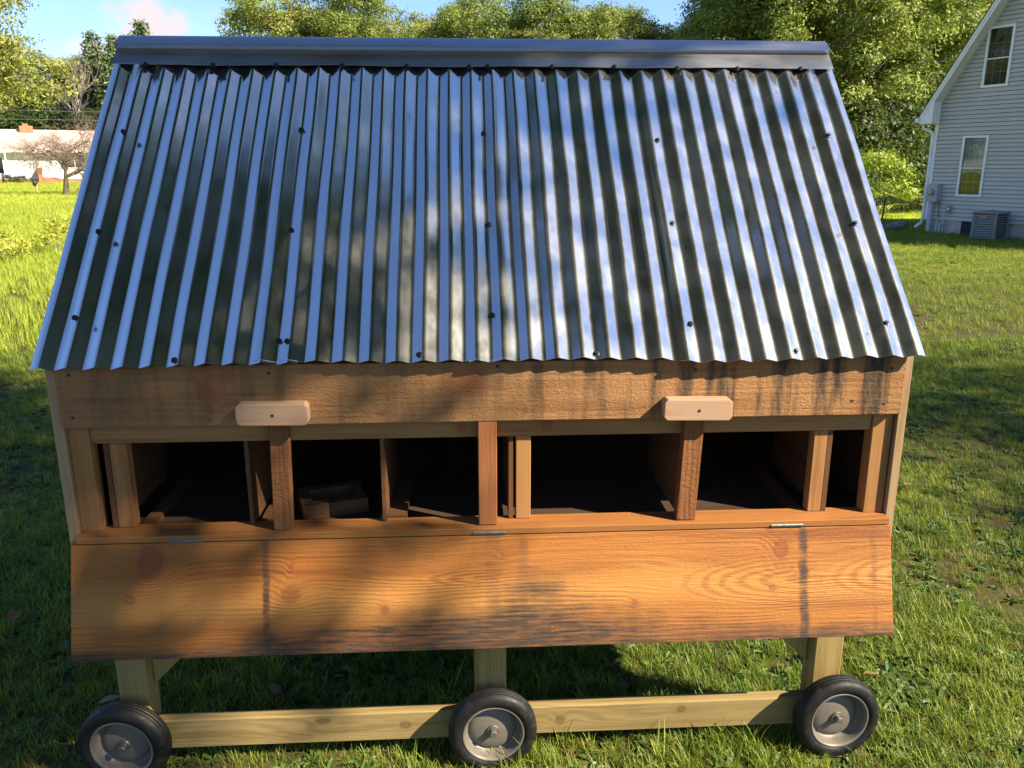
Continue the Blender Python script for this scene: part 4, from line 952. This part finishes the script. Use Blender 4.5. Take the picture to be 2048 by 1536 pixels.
# ------------------------------------------------------------------ grass
SRC = bpy.data.collections.new('grass_sources'); SRC_M = bpy.data.collections.new('meadow_sources'); SRC_F = bpy.data.collections.new('far_sources')
def tuft(name, coll, seed, n, hmin, hmax, spread, width, mat, bend=0.5, segs=3):
    rg = random.Random(seed); b = MB()
    for k in range(n):
        a = rg.uniform(0, 6.283); r = spread * math.sqrt(rg.random()); x, y = r * math.cos(a), r * math.sin(a)
        h = rg.uniform(hmin, hmax); la = rg.uniform(0, 6.283); ln = rg.uniform(0.15, 1.0) * bend
        wd = width * rg.uniform(0.6, 1.3); px, py = -math.sin(la) * wd / 2, math.cos(la) * wd / 2
        vs = []; fs = []
        for s in range(segs):
            t = s / segs; o = ln * h * t * t; z = h * t * (1 - 0.35 * ln * t); q = 1 - 0.55 * t
            vs += [(x + math.cos(la) * o - px * q, y + math.sin(la) * o - py * q, z - 0.004), (x + math.cos(la) * o + px * q, y + math.sin(la) * o + py * q, z - 0.004)]
        vs.append((x + math.cos(la) * ln * h, y + math.sin(la) * ln * h, h * (1 - 0.35 * ln)))
        fs = [(2 * s, 2 * s + 1, 2 * s + 3, 2 * s + 2) for s in range(segs - 1)] + [(2 * segs - 2, 2 * segs - 1, 2 * segs)]
        b.add(vs, fs)
    me = b.mesh(name, recalc=False); me.materials.append(mat)
    o = bpy.data.objects.new(name, me); coll.objects.link(o); return o
def rosette(name, coll, seed, n, L, W, mat):
    rg = random.Random(seed); b = MB()
    for k in range(n):
        a = 6.283 * k / n + rg.uniform(-.4, .4); l = L * rg.uniform(.6, 1.2); w_ = W * rg.uniform(.7, 1.2); up = rg.uniform(.25, .9)
        ca, sa = math.cos(a), math.sin(a); vs = []
        for t, q in ((0.05, .12), (.35, .8), (.65, 1.0), (.88, .6)):
            d = l * t; z = l * up * t * (1 - .55 * t)
            vs += [(ca * d - sa * w_ * q / 2, sa * d + ca * w_ * q / 2, z + 0.006), (ca * d, sa * d, z), (ca * d + sa * w_ * q / 2, sa * d - ca * w_ * q / 2, z + 0.006)]
        vs.append((ca * l, sa * l, l * up * .45)); fs = []
        for s in range(3):
            i = 3 * s; fs += [(i, i + 1, i + 4, i + 3), (i + 1, i + 2, i + 5, i + 4)]
        fs += [(9, 10, 12), (10, 11, 12)]; b.add(vs, fs)
    me = b.mesh(name, recalc=False); me.materials.append(mat)
    o = bpy.data.objects.new(name, me); coll.objects.link(o); return o
# names sort alphabetically: index order of the collection
tuft('a0', SRC, 1, 16, .035, .075, .045, .0042, BLADE, .8)
tuft('a1', SRC, 2, 16, .03, .085, .05, .0038, BLADE, 1.0)
tuft('a2', SRC, 3, 13, .05, .115, .04, .0045, BLADE, .7)
tuft('a3', SRC, 4, 12, .06, .16, .035, .006, BLADE, .8)
tuft('a4', SRC, 5, 12, .02, .07, .05, .003, BLADE_DRY, 1.1)
rosette('a5', SRC, 6, 6, .06, .026, WEED)
rosette('a6', SRC, 7, 5, .09, .034, WEED)
rosette('a7', SRC, 8, 8, .035, .028, WEED)
tuft('m0', SRC_M, 11, 16, .08, .18, .09, .008, BLADE_MEADOW, .6)
tuft('m1', SRC_M, 12, 16, .05, .14, .10, .008, BLADE_MEADOW, .9)
tuft('m2', SRC_M, 13, 14, .10, .24, .08, .009, BLADE_MEADOW, .6)
tuft('f0', SRC_F, 21, 22, .10, .24, .22, .020, BLADE_MEADOW, .7, 2)
tuft('f1', SRC_F, 22, 22, .08, .18, .24, .022, BLADE_MEADOW, .8, 2)
def scatter(name, coll, pts, idx, scl, label, cat):
    n = len(pts); rg = np.random.default_rng(n)
    me = bpy.data.meshes.new(name); me.vertices.add(n); me.vertices.foreach_set('co', pts.astype(np.float32).reshape(-1))
    rot = np.zeros((n, 3), np.float32); rot[:, 2] = rg.uniform(0, 6.283, n); rot[:, :2] = rg.normal(size=(n, 2)) * 0.10
    a = me.attributes.new('rot', 'FLOAT_VECTOR', 'POINT'); a.data.foreach_set('vector', rot.reshape(-1))
    a = me.attributes.new('scl', 'FLOAT', 'POINT'); a.data.foreach_set('value', scl.astype(np.float32))
    a = me.attributes.new('idx', 'INT', 'POINT'); a.data.foreach_set('value', idx.astype(np.int32))
    o = bpy.data.objects.new(name, me); COL.objects.link(o)
    ng = bpy.data.node_groups.new(name, 'GeometryNodeTree')
    ng.interface.new_socket('Geometry', in_out='INPUT', socket_type='NodeSocketGeometry'); ng.interface.new_socket('Geometry', in_out='OUTPUT', socket_type='NodeSocketGeometry')
    gi = ng.nodes.new('NodeGroupInput'); go = ng.nodes.new('NodeGroupOutput'); ip = ng.nodes.new('GeometryNodeInstanceOnPoints'); ci = ng.nodes.new('GeometryNodeCollectionInfo')
    ci.inputs['Collection'].default_value = coll; ci.inputs['Separate Children'].default_value = True; ci.inputs['Reset Children'].default_value = True
    def attr(nm, dt):
        q = ng.nodes.new('GeometryNodeInputNamedAttribute'); q.data_type = dt; q.inputs['Name'].default_value = nm; return [s for s in q.outputs if s.enabled and s.name == 'Attribute'][0]
    L = ng.links.new
    L(gi.outputs[0], ip.inputs['Points']); L(ci.outputs[0], ip.inputs['Instance']); ip.inputs['Pick Instance'].default_value = True
    L(attr('idx', 'INT'), ip.inputs['Instance Index']); L(attr('rot', 'FLOAT_VECTOR'), ip.inputs['Rotation']); L(attr('scl', 'FLOAT'), ip.inputs['Scale'])
    L(ip.outputs[0], go.inputs[0])
    o.modifiers.new('scatter', 'NODES').node_group = ng
    return tag(o, label, cat, kind='stuff')
def vnoise(x, y, f, seed):
    # smooth value noise for patchiness
    rg = np.random.default_rng(seed); T = rg.random((64, 64)); u = x * f; v = y * f
    i = np.floor(u).astype(int); j = np.floor(v).astype(int); a = u - i; b = v - j; a = a * a * (3 - 2 * a); b = b * b * (3 - 2 * b)
    g = lambda p, q_: T[p % 64, q_ % 64]
    return (g(i, j) * (1 - a) + g(i + 1, j) * a) * (1 - b) + (g(i, j + 1) * (1 - a) + g(i + 1, j + 1) * a) * b
rg = np.random.default_rng(77)
def outside(x, y):
    k = np.ones(len(x), bool)
    # the two houses and the coop legs
    hx = (x - 12.8) * math.cos(R(65)) - (y - 20.57) * math.sin(R(65)); hy = (x - 12.8) * math.sin(R(65)) + (y - 20.57) * math.cos(R(65))
    k &= ~((hx > 0.0) & (hx < 7.4) & (hy > 0.02) & (hy < 9))
    return k
def lawn():
    # close lawn
    n = 92000; y = -1.5 + 7.7 * rg.random(n) ** 1.35; x = rg.uniform(-1, 1, n) * (2.6 + 0.55 * (y + 1.5)) + 0.1
    c = vnoise(x, y, 1.7, 1); c2 = vnoise(x, y, 4.5, 2); bare = vnoise(x, y, 2.6, 3)
    keep = rg.random(n) < np.clip(0.45 + 1.1 * c, 0.25, 1.0) * np.where(bare > 0.80, 0.5, 1.0)
    x, y, c, c2 = x[keep], y[keep], c[keep], c2[keep]; n = len(x)
    r = rg.random(n); idx = np.where(r < .32, 0, np.where(r < .60, 1, np.where(r < .73, 2, np.where(r < .765, 3, np.where(r < .865, 4, np.where(r < .915, 5, np.where(r < .945, 6, 7)))))))
    idx = np.where((c2 > 0.72) & (r > .5) & (r < .8), 5 + (r * 1000).astype(int) % 3, idx)
    idx = np.where((vnoise(x, y, .9, 9) > .70) & (r > .35) & (r < .6), 4, idx)
    scl = rg.uniform(.6, 1.1, n) * (0.58 + 0.6 * c)
    scatter('lawn_grass', SRC, np.stack([x, y, np.zeros(n)], 1), idx, scl, 'uneven green lawn grass with clover and weeds around the coop', 'grass')
    # mown lawn further out
    n = 52000; az = R(1) * rg.uniform(-36, 42, n); d = np.sqrt(rg.uniform(6.5 ** 2, 31 ** 2, n)); x = CAM.x + d * np.sin(az); y = CAM.y + d * np.cos(az)
    k = (y > 5.6) & outside(x, y) & ~((x < -2.2) & (y > 7.5)); x, y, d = x[k], y[k], d[k]; n = len(x)
    c = vnoise(x, y, .8, 5); r = rg.random(n)
    idx = np.where(r < .4, 0, np.where(r < .7, 1, np.where(r < .9, 2, np.where(r < .96, 4, 7))))
    scatter('mown_grass', SRC, np.stack([x, y, np.zeros(n)], 1), idx, rg.uniform(.75, 1.15, n) * (0.85 + 0.035 * d) * (.75 + .4 * c), 'short mown lawn grass stretching from the coop to the grey house', 'grass')
    # meadow on the left
    n = 26000; az = R(1) * rg.uniform(-37, -5, n); d = np.sqrt(rg.uniform(8 ** 2, 42 ** 2, n)); x = CAM.x + d * np.sin(az); y = CAM.y + d * np.cos(az)
    k = (x < -2.2) & (y > 6.2); x, y, d = x[k], y[k], d[k]; n = len(x)
    c = vnoise(x, y, .45, 6)
    scatter('meadow_grass', SRC_M, np.stack([x, y, np.zeros(n)], 1), rg.integers(0, 3, n), rg.uniform(.7, 1.2, n) * (.55 + .8 * c) * (0.75 + 0.02 * d), 'tall sunlit yellow-green meadow grass in front of the ranch house', 'grass')
    n = 26000; az = R(1) * rg.uniform(-38, 42, n); d = np.sqrt(rg.uniform(29 ** 2, 100 ** 2, n)); x = CAM.x + d * np.sin(az); y = CAM.y + d * np.cos(az)
    lx = (x + 45.16) * 0.8908 + (y - 83.72) * 0.4545; ly = -(x + 45.16) * 0.4545 + (y - 83.72) * 0.8908
    k = outside(x, y) & ~((lx > -6.5) & (lx < 13.5) & (ly > -0.2)) ; x, y, d = x[k], y[k], d[k]; n = len(x)
    scatter('far_grass', SRC_F, np.stack([x, y, np.zeros(n)], 1), rg.integers(0, 2, n), rg.uniform(.6, 1.1, n) * (0.6 + 0.010 * d), 'far sunlit grass reaching to the trees and houses', 'grass')
lawn()
# fallen leaves
def dead_leaf(loc, rz, L, tilt, label, group=None):
    vs = []; fs = []; n = 7
    for i in range(n):
        t = i / (n - 1); w_ = 0.36 * L * math.sin(math.pi * (0.06 + 0.9 * t)) * (1 + 0.18 * (i % 2)); z = 0.18 * L * math.sin(t * 3.0) * 0.5
        vs += [(L * (t - .5), -w_, z + 0.10 * L), (L * (t - .5), 0, z), (L * (t - .5), w_, z + 0.07 * L)]
    for i in range(n - 1):
        a = 3 * i; fs += [(a, a + 1, a + 4, a + 3), (a + 1, a + 2, a + 5, a + 4)]
    o = MB().add(vs, fs).build('fallen_leaf', DEADLEAF, None, loc=loc, rot=(tilt, 0.15, rz))
    tag(o, label, 'leaf', group)
for i, (x, y) in enumerate([(1.40, 0.30), (1.26, 0.45), (-1.33, 0.30), (-0.77, 0.34), (2.5, 2.1), (2.9, 1.5), (-1.95, 0.9)]):
    dead_leaf((x, y, 0.055), i * 1.7, 0.058 + 0.010 * (i % 3), 0.3 * ((i % 3) - 1), 'dry curled brown leaf lying in the lawn grass near the coop', 'fallen leaves in the lawn')
